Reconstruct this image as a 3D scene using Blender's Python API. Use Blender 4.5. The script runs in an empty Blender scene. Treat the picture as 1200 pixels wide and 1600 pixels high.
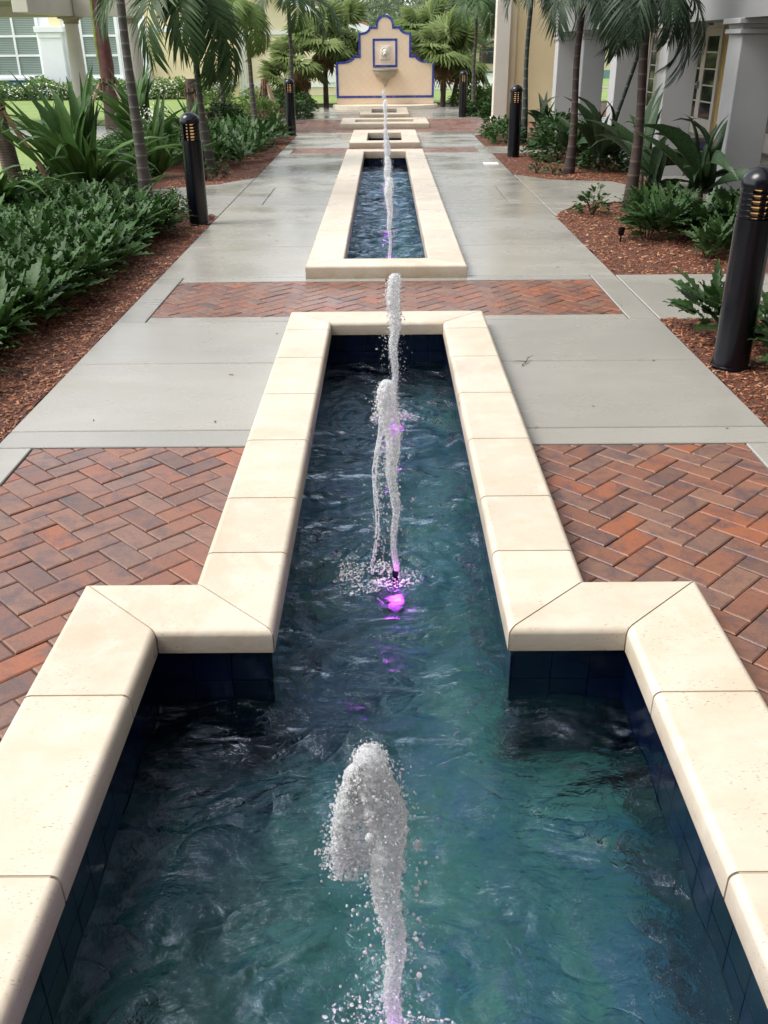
import bpy, bmesh, math, random
import numpy as np
from mathutils import Vector, Matrix, noise
random.seed(7); rng = np.random.default_rng(7)
R = math.radians; PI = math.pi
scn = bpy.context.scene
COL = scn.collection

# ------------------------------------------------------------------ materials
class NT:
    def __init__(s, name):
        s.m = bpy.data.materials.new(name); s.m.use_nodes = True
        s.t = s.m.node_tree; s.t.nodes.clear()
        s.out = s.n('ShaderNodeOutputMaterial')
    def n(s, typ, ins=None, **kw):
        nd = s.t.nodes.new(typ)
        for k, v in kw.items(): setattr(nd, k, v)
        for k, v in (ins or {}).items():
            if isinstance(v, bpy.types.NodeSocket): s.t.links.new(v, nd.inputs[k])
            else: nd.inputs[k].default_value = v
        return nd
    def coord(s, scale=(1, 1, 1), rot=(0, 0, 0), world=True):
        c = s.n('ShaderNodeNewGeometry').outputs['Position'] if world else s.n('ShaderNodeTexCoord').outputs['Object']
        return s.n('ShaderNodeMapping', {'Vector': c, 'Scale': scale, 'Rotation': rot}).outputs[0]
    def noise(s, vec, scale, detail=4, rough=.55, dist=0):
        return s.n('ShaderNodeTexNoise', {'Vector': vec, 'Scale': scale, 'Detail': detail, 'Roughness': rough, 'Distortion': dist}).outputs['Fac']
    def ramp(s, fac, stops):
        r = s.n('ShaderNodeValToRGB', {'Fac': fac}); e = r.color_ramp.elements
        while len(e) < len(stops): e.new(.5)
        for el, (p, c) in zip(e, stops):
            el.position = p; el.color = (c[0], c[1], c[2], 1) if not isinstance(c, (int, float)) else (c, c, c, 1)
        return r.outputs['Color']
    def mix(s, fac, a, b, mode='MIX'):
        nd = s.n('ShaderNodeMix', data_type='RGBA', blend_type=mode)
        for k, v in ((0, fac), (6, a), (7, b)):
            if isinstance(v, bpy.types.NodeSocket): s.t.links.new(v, nd.inputs[k])
            elif k == 0: nd.inputs[0].default_value = v
            else: nd.inputs[k].default_value = (v[0], v[1], v[2], 1)
        return nd.outputs[2]
    def bump(s, h, strength=.3, dist=.01, normal=None):
        i = {'Height': h, 'Strength': strength, 'Distance': dist}
        if normal is not None: i['Normal'] = normal
        return s.n('ShaderNodeBump', i).outputs[0]
    def rand(s): return s.n('ShaderNodeNewGeometry').outputs['Random Per Island']
    def bsdf(s, **kw):
        ins = {}
        for k, v in kw.items():
            k = {'color': 'Base Color', 'rough': 'Roughness', 'spec': 'Specular IOR Level', 'normal': 'Normal', 'metal': 'Metallic',
                 'trans': 'Transmission Weight', 'ior': 'IOR', 'coat': 'Coat Weight', 'emit': 'Emission Color', 'power': 'Emission Strength', 'alpha': 'Alpha'}[k]
            if isinstance(v, (tuple, list)): v = (v[0], v[1], v[2], 1)
            ins[k] = v
        return s.n('ShaderNodeBsdfPrincipled', ins).outputs[0]
    def done(s, sh):
        s.t.links.new(sh, s.out.inputs['Surface']); return s.m

def plain(name, c, rough=.5, var=.12, nscale=3, bumps=60, bstr=.1, spec=.5, metal=0):
    t = NT(name); v = t.coord()
    a = tuple(x * (1 - var) for x in c); b = tuple(min(1, x * (1 + var)) for x in c)
    col = t.ramp(t.noise(v, nscale, 6), [(.3, a), (.7, b)])
    nb = t.bump(t.noise(v, bumps, 5), bstr, .01)
    return t.done(t.bsdf(color=col, rough=rough, normal=nb, spec=spec, metal=metal))

def leafmat(name, dark, light, rough=.38, trans=.18, nscale=1.2, spec=.2):
    t = NT(name); v = t.coord()
    c = t.mix(t.rand(), dark, light)
    c = t.mix(t.noise(v, nscale, 3), c, tuple(x * .62 for x in dark))
    c = t.mix(.18, c, t.ramp(t.noise(v, 70, 2), [(.35, (.01, .02, .008)), (.65, (.2, .26, .08))]), 'MIX')
    p = t.bsdf(color=c, rough=rough + .08, spec=spec)
    tr = t.n('ShaderNodeBsdfTranslucent', {'Color': c}).outputs[0]
    return t.done(t.n('ShaderNodeMixShader', {0: trans, 1: p, 2: tr}).outputs[0])

def m_concrete():
    t = NT('concrete'); v = t.coord()
    base = t.mix(t.rand(), (.305, .295, .265), (.375, .355, .31))
    st = t.noise(t.coord((.6, 1.9, 1)), 1.3, 7, .6, .6)
    c = t.mix(t.ramp(st, [(.36, 0.0), (.68, .36)]), base, (.25, .24, .205))
    c = t.mix(t.ramp(t.noise(v, .9, 5), [(.5, 0.0), (.75, .35)]), c, (.45, .435, .39))
    c = t.mix(t.ramp(t.noise(v, 140, 4), [(.35, .22), (.65, 0.0)]), c, (.14, .13, .11))
    c = t.mix(t.ramp(t.noise(t.coord((1, 7, 1)), 12, 8, .75), [(.52, 0.0), (.8, .35)]), c, (.20, .19, .16))
    c = t.mix(t.ramp(t.noise(v, 38, 2, .4), [(.76, 0.0), (.78, .7)]), c, (.10, .085, .06))
    wet = t.ramp(t.noise(t.coord((1, 1.5, 1)), .8, 5, .6), [(.38, .10), (.62, .38)])
    nb = t.bump(t.noise(t.coord((1, 5, 1)), 90, 6, .7), .12, .004)
    return t.done(t.bsdf(color=c, rough=wet, normal=nb, spec=.5))

def m_brick():
    t = NT('clay_brick'); v = t.coord()
    r = t.rand()
    base = t.ramp(r, [(0, (.135, .075, .06)), (.2, (.215, .088, .055)), (.42, (.25, .10, .057)), (.62, (.24, .125, .085)), (.8, (.185, .105, .08)), (.93, (.31, .098, .043))])
    off = t.n('ShaderNodeCombineXYZ', {'X': t.n('ShaderNodeMath', {0: r, 1: 37.0}, operation='MULTIPLY').outputs[0], 'Z': r}).outputs[0]
    vv = t.n('ShaderNodeVectorMath', {0: v, 1: off}, operation='ADD').outputs[0]
    blot = t.noise(vv, 8, 9, .74, .5)
    c = t.mix(t.ramp(blot, [(.47, 0.0), (.62, .8)]), base, (.065, .055, .068))
    c = t.mix(t.ramp(t.noise(vv, 18, 6, .7), [(.5, 0.0), (.8, .5)]), c, (.24, .14, .07))
    c = t.mix(.22, c, t.ramp(t.noise(v, 160, 5), [(.3, (.05, .03, .025)), (.7, (.30, .16, .11))]))
    nb = t.bump(t.noise(vv, 70, 6, .7), .45, .003)
    rg = t.ramp(t.noise(v, 1.2, 4), [(.35, .2), (.65, .45)])
    return t.done(t.bsdf(color=c, rough=rg, normal=nb, spec=.4))

def m_coping():
    t = NT('travertine_coping'); v = t.coord()
    base = t.mix(t.rand(), (.55, .475, .375), (.63, .555, .445))
    c = t.mix(t.ramp(t.noise(t.coord((1, 2.2, 1)), 3.0, 7, .6, .8), [(.42, 0.0), (.75, .55)]), base, (.52, .42, .28))
    c = t.mix(t.ramp(t.noise(v, 9, 6), [(.5, 0), (.8, .4)]), c, (.76, .7, .6))
    pit = t.noise(t.coord((1, 2.6, 2)), 75, 3, .5)
    pm = t.ramp(pit, [(.63, 0.0), (.67, 1.0)])
    reg = t.ramp(t.noise(v, 7, 3), [(.45, 0), (.6, 1)])
    pf = t.n('ShaderNodeMath', {0: pm, 1: reg}, operation='MULTIPLY').outputs[0]
    c = t.mix(pf, c, (.34, .26, .18))
    c = t.mix(t.ramp(t.noise(t.coord((1, 1, 1)), 1.1, 8, .7, 1.0), [(.5, 0.0), (.62, .4)]), c, (.44, .36, .25))
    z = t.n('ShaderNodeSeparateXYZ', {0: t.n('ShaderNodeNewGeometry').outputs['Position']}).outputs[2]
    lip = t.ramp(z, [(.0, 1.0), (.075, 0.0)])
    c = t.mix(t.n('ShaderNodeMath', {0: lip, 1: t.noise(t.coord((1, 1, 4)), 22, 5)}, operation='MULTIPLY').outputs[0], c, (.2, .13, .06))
    h = t.n('ShaderNodeMath', {0: t.noise(v, 55, 5), 1: pf}, operation='SUBTRACT').outputs[0]
    rg = t.ramp(t.noise(v, 2.1, 4), [(.35, .24), (.65, .55)])
    return t.done(t.bsdf(color=c, rough=rg, normal=t.bump(h, .22, .004), spec=.45))

def m_floor():
    t = NT('pool_floor'); v = t.coord()
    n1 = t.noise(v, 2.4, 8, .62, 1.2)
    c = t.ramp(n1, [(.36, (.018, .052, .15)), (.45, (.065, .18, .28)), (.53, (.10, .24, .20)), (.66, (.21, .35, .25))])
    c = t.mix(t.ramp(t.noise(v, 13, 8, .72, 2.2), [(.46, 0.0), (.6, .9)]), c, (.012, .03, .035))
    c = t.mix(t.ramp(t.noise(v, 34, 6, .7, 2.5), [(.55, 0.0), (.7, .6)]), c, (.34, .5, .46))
    br = t.n('ShaderNodeTexBrick', {'Vector': t.coord((1, 1, 1)), 'Color1': (1, 1, 1, 1), 'Color2': (1, 1, 1, 1), 'Mortar': (0, 0, 0, 1), 'Scale': 1.0, 'Mortar Size': .004, 'Brick Width': .15, 'Row Height': .15}, offset=0)
    c = t.mix(t.n('ShaderNodeMath', {0: br.outputs['Fac'], 1: .35}, operation='MULTIPLY').outputs[0], c, (.12, .2, .19))
    return t.done(t.bsdf(color=c, rough=.5))

def m_water():
    t = NT('pool_water'); v = t.coord((1, 1.5, 1))
    def ridge(sc, d, det):
        a = t.n('ShaderNodeMath', {0: t.noise(v, sc, det, .5, d), 1: .5}, operation='SUBTRACT').outputs[0]
        return t.n('ShaderNodeMath', {0: t.n('ShaderNodeMath', {0: a}, operation='ABSOLUTE').outputs[0]}, operation='SQRT').outputs[0]
    b = t.bump(t.noise(v, 4.0, 2, .5, .5), 1.0, .085); b = t.bump(ridge(5, .7, 1), .75, .018, b); b = t.bump(t.noise(v, 22, 4, .6, 1.2), .8, .012, b); b = t.bump(t.noise(v, 80, 3, .6, .5), .6, .003, b)
    fr = t.n('ShaderNodeFresnel', {'IOR': 1.40, 'Normal': b}).outputs[0]
    gl = t.n('ShaderNodeBsdfGlossy', {'Color': (.70, .82, 1, 1), 'Roughness': .01, 'Normal': b}).outputs[0]
    rf = t.n('ShaderNodeBsdfRefraction', {'Color': (.64, .90, .93, 1), 'Roughness': .0, 'IOR': 1.33, 'Normal': b}).outputs[0]
    tr = t.n('ShaderNodeBsdfTransparent', {'Color': (.64, .90, .93, 1)}).outputs[0]
    under = t.n('ShaderNodeMixShader', {0: .93, 1: tr, 2: rf}).outputs[0]
    return t.done(t.n('ShaderNodeMixShader', {0: fr, 1: under, 2: gl}).outputs[0])

def m_froth():
    t = NT('water_froth'); v = t.coord()
    h = t.noise(v, 260, 4, .75)
    nb = t.bump(h, 1.0, .004)
    c = t.ramp(t.noise(v, 420, 3, .7), [(.3, (.82, .83, .88)), (.55, (.98, .98, 1))])
    p = t.bsdf(color=c, rough=.12, spec=1.0, normal=nb)
    tl = t.n('ShaderNodeBsdfTranslucent', {'Color': (.97, .98, 1, 1)}).outputs[0]
    p = t.n('ShaderNodeMixShader', {0: .5, 1: p, 2: tl}).outputs[0]
    tr = t.n('ShaderNodeBsdfTransparent', {'Color': (1, 1, 1, 1)}).outputs[0]
    return t.done(t.n('ShaderNodeMixShader', {0: t.ramp(t.noise(v, 120, 4, .7), [(.42, .05), (.60, .75)]), 1: p, 2: tr}).outputs[0])
def m_drop():
    t = NT('water_drop')
    p = t.bsdf(color=(.98, .99, 1), rough=.04, trans=.72, ior=1.33, spec=1)
    return t.done(p)
def emit(name, c, s):
    t = NT(name); return t.done(t.bsdf(color=c, rough=.3, emit=c, power=s))
def m_trunk(name, a, b, ring=26, grey=(.3, .28, .25)):
    t = NT(name); v = t.coord(world=False)
    z = t.n('ShaderNodeSeparateXYZ', {0: v}).outputs[2]
    w = t.n('ShaderNodeTexWave', {'Vector': t.n('ShaderNodeMapping', {'Vector': v, 'Scale': (.2, .2, 1)}).outputs[0], 'Scale': ring / 6.28, 'Distortion': .7, 'Detail': 2}, bands_direction='Z').outputs['Fac']
    c = t.ramp(t.noise(v, 6, 6), [(.3, a), (.7, b)])
    c = t.mix(t.ramp(w, [(.93, 0.0), (.985, .55)]), c, grey)
    c = t.mix(t.ramp(t.noise(v, 30, 6), [(.5, 0.0), (.8, .4)]), c, tuple(x * .4 for x in a))
    return t.done(t.bsdf(color=c, rough=.7, normal=t.bump(w, .35, .01)))
def m_navy_tile():
    t = NT('navy_glazed_tile')
    c = t.mix(t.rand(), (.0007, .0018, .010), (.0014, .004, .022))
    return t.done(t.bsdf(color=c, rough=.12, spec=.6))
def m_blue_tile():
    t = NT('cobalt_tile')
    r = t.rand()
    c = t.ramp(r, [(0, (.02, .035, .20)), (.5, (.035, .07, .36)), (.8, (.06, .06, .25)), (1, (.10, .16, .42))])
    c = t.mix(t.ramp(t.noise(t.coord(), 45, 4), [(.55, 0), (.7, .6)]), c, (.16, .22, .45))
    return t.done(t.bsdf(color=c, rough=.2))
def m_stucco_diamond():
    t = NT('peach_stone_wall'); v = t.coord()
    m = t.n('ShaderNodeMapping', {'Vector': t.n('ShaderNodeNewGeometry').outputs['Position'], 'Rotation': (R(-90), 0, 0)}).outputs[0]
    m2 = t.n('ShaderNodeMapping', {'Vector': m, 'Rotation': (0, 0, R(45))}).outputs[0]
    br = t.n('ShaderNodeTexBrick', {'Vector': m2, 'Color1': (.77, .585, .41, 1), 'Color2': (.79, .61, .435, 1), 'Mortar': (.70, .525, .36, 1), 'Scale': 1.0, 'Mortar Size': .004, 'Brick Width': .14, 'Row Height': .14}, offset=0)
    c = t.mix(t.ramp(t.noise(v, 2.5, 5), [(.4, 0.0), (.75, .35)]), br.outputs['Color'], (.82, .68, .50))
    return t.done(t.bsdf(color=c, rough=.7, normal=t.bump(t.noise(v, 60, 4), .2, .005)))
def m_blind():
    t = NT('window_blind_glass'); v = t.coord()
    z = t.n('ShaderNodeSeparateXYZ', {0: v}).outputs[2]
    w = t.n('ShaderNodeMath', {0: t.n('ShaderNodeMath', {0: z, 1: 115.0}, operation='MULTIPLY').outputs[0]}, operation='SINE').outputs[0]
    c = t.mix(t.ramp(w, [(.4, 0), (.6, 1)]), (.16, .21, .19), (.36, .43, .39))
    return t.done(t.bsdf(color=c, rough=.08, spec=.7))
def m_mulch():
    t = NT('bark_mulch'); v = t.coord()
    c = t.ramp(t.noise(t.coord((1, 1.8, 1), (0, 0, .5)), 48, 7, .75, 1.5), [(.3, (.026, .010, .006)), (.45, (.085, .028, .013)), (.6, (.18, .062, .026)), (.75, (.32, .15, .075))])
    return t.done(t.bsdf(color=c, rough=.75, normal=t.bump(t.noise(v, 60, 6, .7, 1), .9, .02)))
def m_chip():
    t = NT('bark_chip')
    c = t.ramp(t.rand(), [(0, (.045, .015, .01)), (.35, (.14, .042, .018)), (.7, (.25, .082, .033)), (.92, (.38, .17, .08)), (1, (.5, .34, .22))])
    return t.done(t.bsdf(color=c, rough=.6))
def m_lawn():
    t = NT('lawn_grass'); v = t.coord()
    c = t.ramp(t.noise(v, 1.1, 6), [(.3, (.15, .23, .055)), (.7, (.24, .32, .085))])
    c = t.mix(.35, c, t.ramp(t.noise(v, 60, 6, .8), [(.3, (.05, .10, .02)), (.7, (.34, .44, .14))]))
    return t.done(t.bsdf(color=c, rough=.8, normal=t.bump(t.noise(v, 90, 5), .6, .02)))
def m_roof():
    t = NT('red_clay_roof'); v = t.coord()
    w = t.n('ShaderNodeTexWave', {'Vector': v, 'Scale': 5, 'Distortion': 1}, bands_direction='X').outputs['Fac']
    c = t.mix(w, (.33, .13, .09), (.5, .25, .19))
    return t.done(t.bsdf(color=c, rough=.7))

MT = dict(
    concrete=m_concrete(), brick=m_brick(), coping=m_coping(), floor=m_floor(), water=m_water(), froth=m_froth(), drop=m_drop(),
    navy=m_navy_tile(), blue=m_blue_tile(), peach=m_stucco_diamond(), blind=m_blind(), mulch=m_mulch(), chip=m_chip(), lawn=m_lawn(), roof=m_roof(),
    mortar=plain('mortar', (.44, .37, .28), .8), grout=plain('dark_grout', (.008, .01, .02), .7), sand=plain('joint_sand', (.055, .04, .03), .9, .3, 20), joint=plain('dark_joint_base', (.045, .042, .036), .9),
    stone=plain('carved_stone', (.33, .28, .205), .6, .15, 8), step=plain('cream_step', (.66, .58, .45), .6, .1, 4), lion=plain('white_plaster', (.74, .68, .58), .55, .08, 12),
    black=plain('black_metal', (.0025, .003, .006), .22, .15, 6, 30, .03, .4), steel=plain('grey_metal', (.25, .25, .24), .35, .1),
    white=plain('white_paint', (.86, .87, .88), .55, .03), grey=plain('grey_stucco', (.22, .22, .215), .7, .05, 2, 80, .15),
    pillar=plain('pillar_stucco', (.38, .38, .375), .7, .04, 2, 80, .15), offwhite=plain('offwhite_column', (.60, .56, .48), .6, .06, 2),
    yellow=plain('yellow_stucco', (.84, .70, .42), .75, .05, 1.5, 60, .2), ochre=plain('ochre_paint', (.52, .34, .11), .7, .08, 3),
    cream=plain('cream_stucco', (.85, .74, .52), .75, .05, 1.5), bluepaint=plain('blue_paint', (.03, .17, .36), .6, .1),
    glass=plain('dark_glass', (.02, .022, .025), .06, .2, 3, 5, .01, .9), olive=plain('olive_soffit', (.30, .29, .22), .8, .05),
    wood=plain('stake_wood', (.52, .38, .25), .75, .25, 14, 60, .3), woodd=plain('weathered_stake', (.22, .12, .07), .8, .3, 12, 60, .3), mat=plain('blue_mat', (.02, .03, .12), .9, .2, 20),
    fence=plain('green_screen', (.12, .24, .22), .7, .1), twig=plain('twig_bark', (.10, .05, .03), .8, .3, 30),
    trunk=m_trunk('ringed_trunk', (.036, .033, .028), (.085, .072, .058), 16, (.22, .20, .17)), trunkbr=m_trunk('ringed_brown_trunk', (.028, .016, .013), (.06, .034, .026), 14, (.15, .12, .095)),
    trunkgr=m_trunk('dark_green_trunk', (.015, .022, .018), (.035, .05, .04), 12, (.2, .2, .18)), bark=m_trunk('rough_bark', (.07, .045, .035), (.15, .10, .075), 60, (.12, .09, .07)),
    shaft=plain('purple_crownshaft', (.10, .028, .026), .45, .5, 7, 20, .2), shaftg=plain('green_crownshaft', (.22, .28, .05), .45, .35, 6, 20, .2),
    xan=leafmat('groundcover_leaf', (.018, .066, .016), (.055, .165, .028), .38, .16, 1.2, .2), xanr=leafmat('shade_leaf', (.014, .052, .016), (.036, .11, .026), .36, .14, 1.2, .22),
    lily=leafmat('strap_leaf', (.035, .10, .022), (.10, .22, .05), .36, .25), lilyd=leafmat('broad_dark_leaf', (.010, .034, .017), (.026, .072, .032), .32),
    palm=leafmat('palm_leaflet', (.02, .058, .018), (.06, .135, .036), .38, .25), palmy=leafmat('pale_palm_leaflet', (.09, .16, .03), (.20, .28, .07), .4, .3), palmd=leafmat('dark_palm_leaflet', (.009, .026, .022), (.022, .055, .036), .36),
    fan=leafmat('fan_palm_leaf', (.18, .27, .07), (.40, .46, .19), .5, .4), fanb=leafmat('dead_fan_leaf', (.22, .12, .05), (.38, .24, .11), .7, .2),
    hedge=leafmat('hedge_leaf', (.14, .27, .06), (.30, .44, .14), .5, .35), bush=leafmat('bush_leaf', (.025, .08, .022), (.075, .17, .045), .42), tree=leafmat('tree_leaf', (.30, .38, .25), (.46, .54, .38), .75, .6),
    flower=plain('white_petal', (.75, .74, .66), .6, .06), yleaf=plain('yellow_leaf', (.45, .32, .06), .5, .3, 30),
    amber=emit('amber_lamp_glass', (1.0, .58, .25), .28), magenta=emit('magenta_lamp_glass', (.9, .06, 1.0), 5),
)

# ------------------------------------------------------------------ object helpers
def tag(o, label=None, cat=None, group=None, kind=None):
    if label: o['label'] = label
    if cat: o['category'] = cat
    if group: o['group'] = group
    if kind: o['kind'] = kind
    return o
def thing(name, label, cat, loc=(0, 0, 0), rz=0, group=None):
    o = bpy.data.objects.new(name, None); COL.objects.link(o)
    o.location = loc; o.rotation_euler = (0, 0, rz); o.empty_display_size = .2
    return tag(o, label, cat, group)
def link(name, me, mat=None, parent=None, loc=None):
    o = bpy.data.objects.new(name, me); COL.objects.link(o)
    if mat is not None and not me.materials: me.materials.append(mat)
    if parent is not None: o.parent = parent
    if loc is not None: o.location = loc
    return o
def copy_tree(o, parent=None):
    c = o.copy(); COL.objects.link(c)
    if parent is not None: c.parent = parent
    for ch in list(o.children): copy_tree(ch, c)
    return c
def smooth(me, ang=None):
    me.polygons.foreach_set('use_smooth', [True] * len(me.polygons))
    if ang is not None:
        me.set_sharp_from_angle(angle=ang)
    return me
def npmesh(name, V, Fs, mat=None, parent=None, sm=False, loc=None):
    """V (n,3); Fs list of (m,k) int arrays"""
    me = bpy.data.meshes.new(name)
    Fs = [np.asarray(f, dtype=np.int32) for f in Fs if len(f)]
    me.vertices.add(len(V)); me.vertices.foreach_set('co', np.asarray(V, dtype=np.float32).ravel())
    loops = np.concatenate([f.ravel() for f in Fs]); tot = np.concatenate([np.full(len(f), f.shape[1]) for f in Fs]).astype(np.int32)
    me.loops.add(len(loops)); me.loops.foreach_set('vertex_index', loops)
    me.polygons.add(len(tot)); st = np.concatenate([[0], np.cumsum(tot)[:-1]]).astype(np.int32)
    me.polygons.foreach_set('loop_start', st); me.polygons.foreach_set('loop_total', tot)
    me.update(calc_edges=True); me.validate()
    if sm: smooth(me)
    return link(name, me, mat, parent, loc)
class MB:
    """collects simple solids into one mesh"""
    def __init__(s): s.bm = bmesh.new()
    def box(s, a, b, bev=0, seg=1):
        x0, y0, z0 = a; x1, y1, z1 = b
        vs = [s.bm.verts.new(p) for p in ((x0, y0, z0), (x1, y0, z0), (x1, y1, z0), (x0, y1, z0), (x0, y0, z1), (x1, y0, z1), (x1, y1, z1), (x0, y1, z1))]
        fs = [s.bm.faces.new([vs[i] for i in q]) for q in ((3, 2, 1, 0), (4, 5, 6, 7), (0, 1, 5, 4), (1, 2, 6, 5), (2, 3, 7, 6), (3, 0, 4, 7))]
        if bev: s._bev(fs, bev, seg)
        return s
    def _bev(s, fs, bev, seg):
        es = list({e for f in fs for e in f.edges})
        bmesh.ops.bevel(s.bm, geom=es, offset=bev, segments=seg, profile=.5, affect='EDGES', clamp_overlap=True)
    def prism(s, poly, z0, z1, bev=0, seg=1, sel=None, h=None):
        """extruded polygon (x,y); sel: indexes of the sides whose top edge is rounded"""
        n = len(poly)
        lo = [s.bm.verts.new((x, y, z0)) for x, y in poly]; hi = [s.bm.verts.new((x, y, z1)) for x, y in poly]
        fs = [s.bm.faces.new(hi), s.bm.faces.new(lo[::-1])]
        for i in range(n): fs.append(s.bm.faces.new((lo[i], lo[(i + 1) % n], hi[(i + 1) % n], hi[i])))
        if bev:
            if sel is None: es = list({e for e in fs[0].edges})
            else: es = [s.bm.edges.get((hi[i], hi[(i + 1) % n])) for i in sel]
            bmesh.ops.bevel(s.bm, geom=es, offset=bev, segments=seg, profile=.5, affect='EDGES', clamp_overlap=True)
        return s
    def lathe(s, prof, c=(0, 0, 0), n=24):
        rings = []
        for r, z in prof:
            rings.append([s.bm.verts.new((c[0] + r * math.cos(2 * PI * i / n), c[1] + r * math.sin(2 * PI * i / n), c[2] + z)) for i in range(n)])
        for a, b in zip(rings, rings[1:]):
            for i in range(n): s.bm.faces.new((a[i], a[(i + 1) % n], b[(i + 1) % n], b[i]))
        s.bm.faces.new(rings[0][::-1]); s.bm.faces.new(rings[-1])
        return s
    def tube(s, pts, rad, n=10):
        pts = [Vector(p) for p in pts]; rings = []
        if not isinstance(rad, (list, tuple)): rad = [rad] * len(pts)
        for i, p in enumerate(pts):
            d = (pts[min(i + 1, len(pts) - 1)] - pts[max(i - 1, 0)]).normalized()
            u = d.cross(Vector((.0, 1, 0)) if abs(d.y) < .9 else Vector((1, 0, 0))).normalized(); w = d.cross(u)
            rings.append([s.bm.verts.new(p + (u * math.cos(2 * PI * k / n) + w * math.sin(2 * PI * k / n)) * rad[i]) for k in range(n)])
        for a, b in zip(rings, rings[1:]):
            for i in range(n): s.bm.faces.new((a[i], a[(i + 1) % n], b[(i + 1) % n], b[i]))
        s.bm.faces.new(rings[0][::-1]); s.bm.faces.new(rings[-1])
        return s
    def build(s, name, mat, parent=None, sm=None, loc=None):
        bmesh.ops.recalc_face_normals(s.bm, faces=s.bm.faces)
        me = bpy.data.meshes.new(name); s.bm.to_mesh(me); s.bm.free()
        if sm is not None: smooth(me, sm)
        return link(name, me, mat, parent, loc)

# ---- instanced pieces baked into one mesh
def rotmats(yaw, pitch, roll):
    """X axis of the piece points outward; pitch lifts it, yaw turns it about Z, roll turns it about its own axis"""
    n = len(yaw); cy, sy, cp, sp, cr, sr = np.cos(yaw), np.sin(yaw), np.cos(pitch), np.sin(pitch), np.cos(roll), np.sin(roll)
    Z = np.zeros(n); O = np.ones(n)
    Rz = np.stack([cy, -sy, Z, sy, cy, Z, Z, Z, O], 1).reshape(n, 3, 3)
    Ry = np.stack([cp, Z, -sp, Z, O, Z, sp, Z, cp], 1).reshape(n, 3, 3)
    Rx = np.stack([O, Z, Z, Z, cr, -sr, Z, sr, cr], 1).reshape(n, 3, 3)
    return Rz @ Ry @ Rx
def bake(base, P, yaw, pitch, roll, scale):
    V, F = base; n = len(P); M = rotmats(yaw, pitch, roll)
    sc = np.asarray(scale); sc = sc[:, None, None] if sc.ndim == 1 else sc[:, None, :]
    W = np.einsum('nij,nkj->nki', M, V[None] * sc) + np.asarray(P)[:, None, :]
    Fs = [(f[None] + (np.arange(n) * len(V))[:, None, None]).reshape(-1, f.shape[1]) for f in F]
    return W.reshape(-1, 3), Fs
def merge(parts):
    Vs, Fs, off = [], {}, 0
    for V, F in parts:
        Vs.append(V)
        for f in F: Fs.setdefault(f.shape[1], []).append(f + off)
        off += len(V)
    return np.concatenate(Vs), [np.concatenate(v) for v in Fs.values()]

def strip(L, W, n=7, droop=.6, fold=.25, lift=0, peak=.35, curl=0.0):
    """long leaf: base at origin along +X, arching"""
    V = []; a = lift; x = z = 0; dl = L / n
    for i in range(n + 1):
        t = i / n
        w = W * (min(1, t / peak) ** .6 * (1 - .35) + .35 if t < peak else max(.02, (1 - ((t - peak) / (1 - peak)) ** 1.7)))
        c = math.sin(t * 3.0) * curl
        V += [(x, -w / 2, z + w * fold + c * w), (x, 0, z), (x, w / 2, z + w * fold - c * w)]
        x += dl * math.cos(a); z += dl * math.sin(a); a -= droop * dl / L * (0.4 + 1.2 * t)
    F = []
    for i in range(n):
        k = 3 * i; F += [(k, k + 3, k + 4, k + 1), (k + 1, k + 4, k + 5, k + 2)]
    return np.array(V), [np.array(F)]
def ovate(L=1, W=.45):
    V = np.array([(0, 0, 0), (.35 * L, -W / 2, .06), (.7 * L, -W * .36, .03), (L, 0, -.1 * L), (.7 * L, W * .36, .03), (.35 * L, W / 2, .06), (.35 * L, 0, -.02), (.7 * L, 0, -.05)])
    return V, [np.array([(0, 1, 6), (6, 5, 0), (7, 2, 3), (3, 4, 7)]), np.array([(1, 2, 7, 6), (6, 7, 4, 5)])]
def lobed(L=1, W=.62, lobes=6):
    """deeply lobed philodendron-like blade with a bare stalk"""
    V = [(0, 0, 0), (0, .012, 0), (.55, .008, .16), (.55, 0, .16)]; F4 = [(0, 1, 2, 3)]; F3 = []
    x0 = .55; n = lobes * 2; mid = []
    for i in range(n + 1):
        t = i / n; x = x0 + t * L; z = .16 - .30 * t * t
        mid.append(len(V)); V.append((x, 0, z))
    for s in (-1, 1):
        out = []
        for i in range(n + 1):
            t = i / n; env = math.sin(PI * (.14 + .86 * t) ** .8) * .9 + .1 * (1 - t)
            w = W / 2 * env * (1 if i % 2 else .58)
            x = x0 + t * L + (.05 if i % 2 else 0); out.append(len(V)); V.append((x, s * w, .16 - .30 * t * t + .10 * w - .22 * w * w + (.02 if i % 2 else -.01)))
        for i in range(n):
            q = (mid[i], mid[i + 1], out[i + 1], out[i]); F4.append(q if s < 0 else q[::-1])
    return np.array(V), [np.array(F4)]
def ico():
    g = (1 + 5 ** .5) / 2
    V = np.array([(-1, g, 0), (1, g, 0), (-1, -g, 0), (1, -g, 0), (0, -1, g), (0, 1, g), (0, -1, -g), (0, 1, -g), (g, 0, -1), (g, 0, 1), (-g, 0, -1), (-g, 0, 1)]) / math.sqrt(1 + g * g)
    F = np.array([(0, 11, 5), (0, 5, 1), (0, 1, 7), (0, 7, 10), (0, 10, 11), (1, 5, 9), (5, 11, 4), (11, 10, 2), (10, 7, 6), (7, 1, 8), (3, 9, 4), (3, 4, 2), (3, 2, 6), (3, 6, 8), (3, 8, 9), (4, 9, 5), (2, 4, 11), (6, 2, 10), (8, 6, 7), (9, 8, 1)])
    return V, [F]
ICO = ico()
U = lambda a, b, n: rng.uniform(a, b, n)

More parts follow.
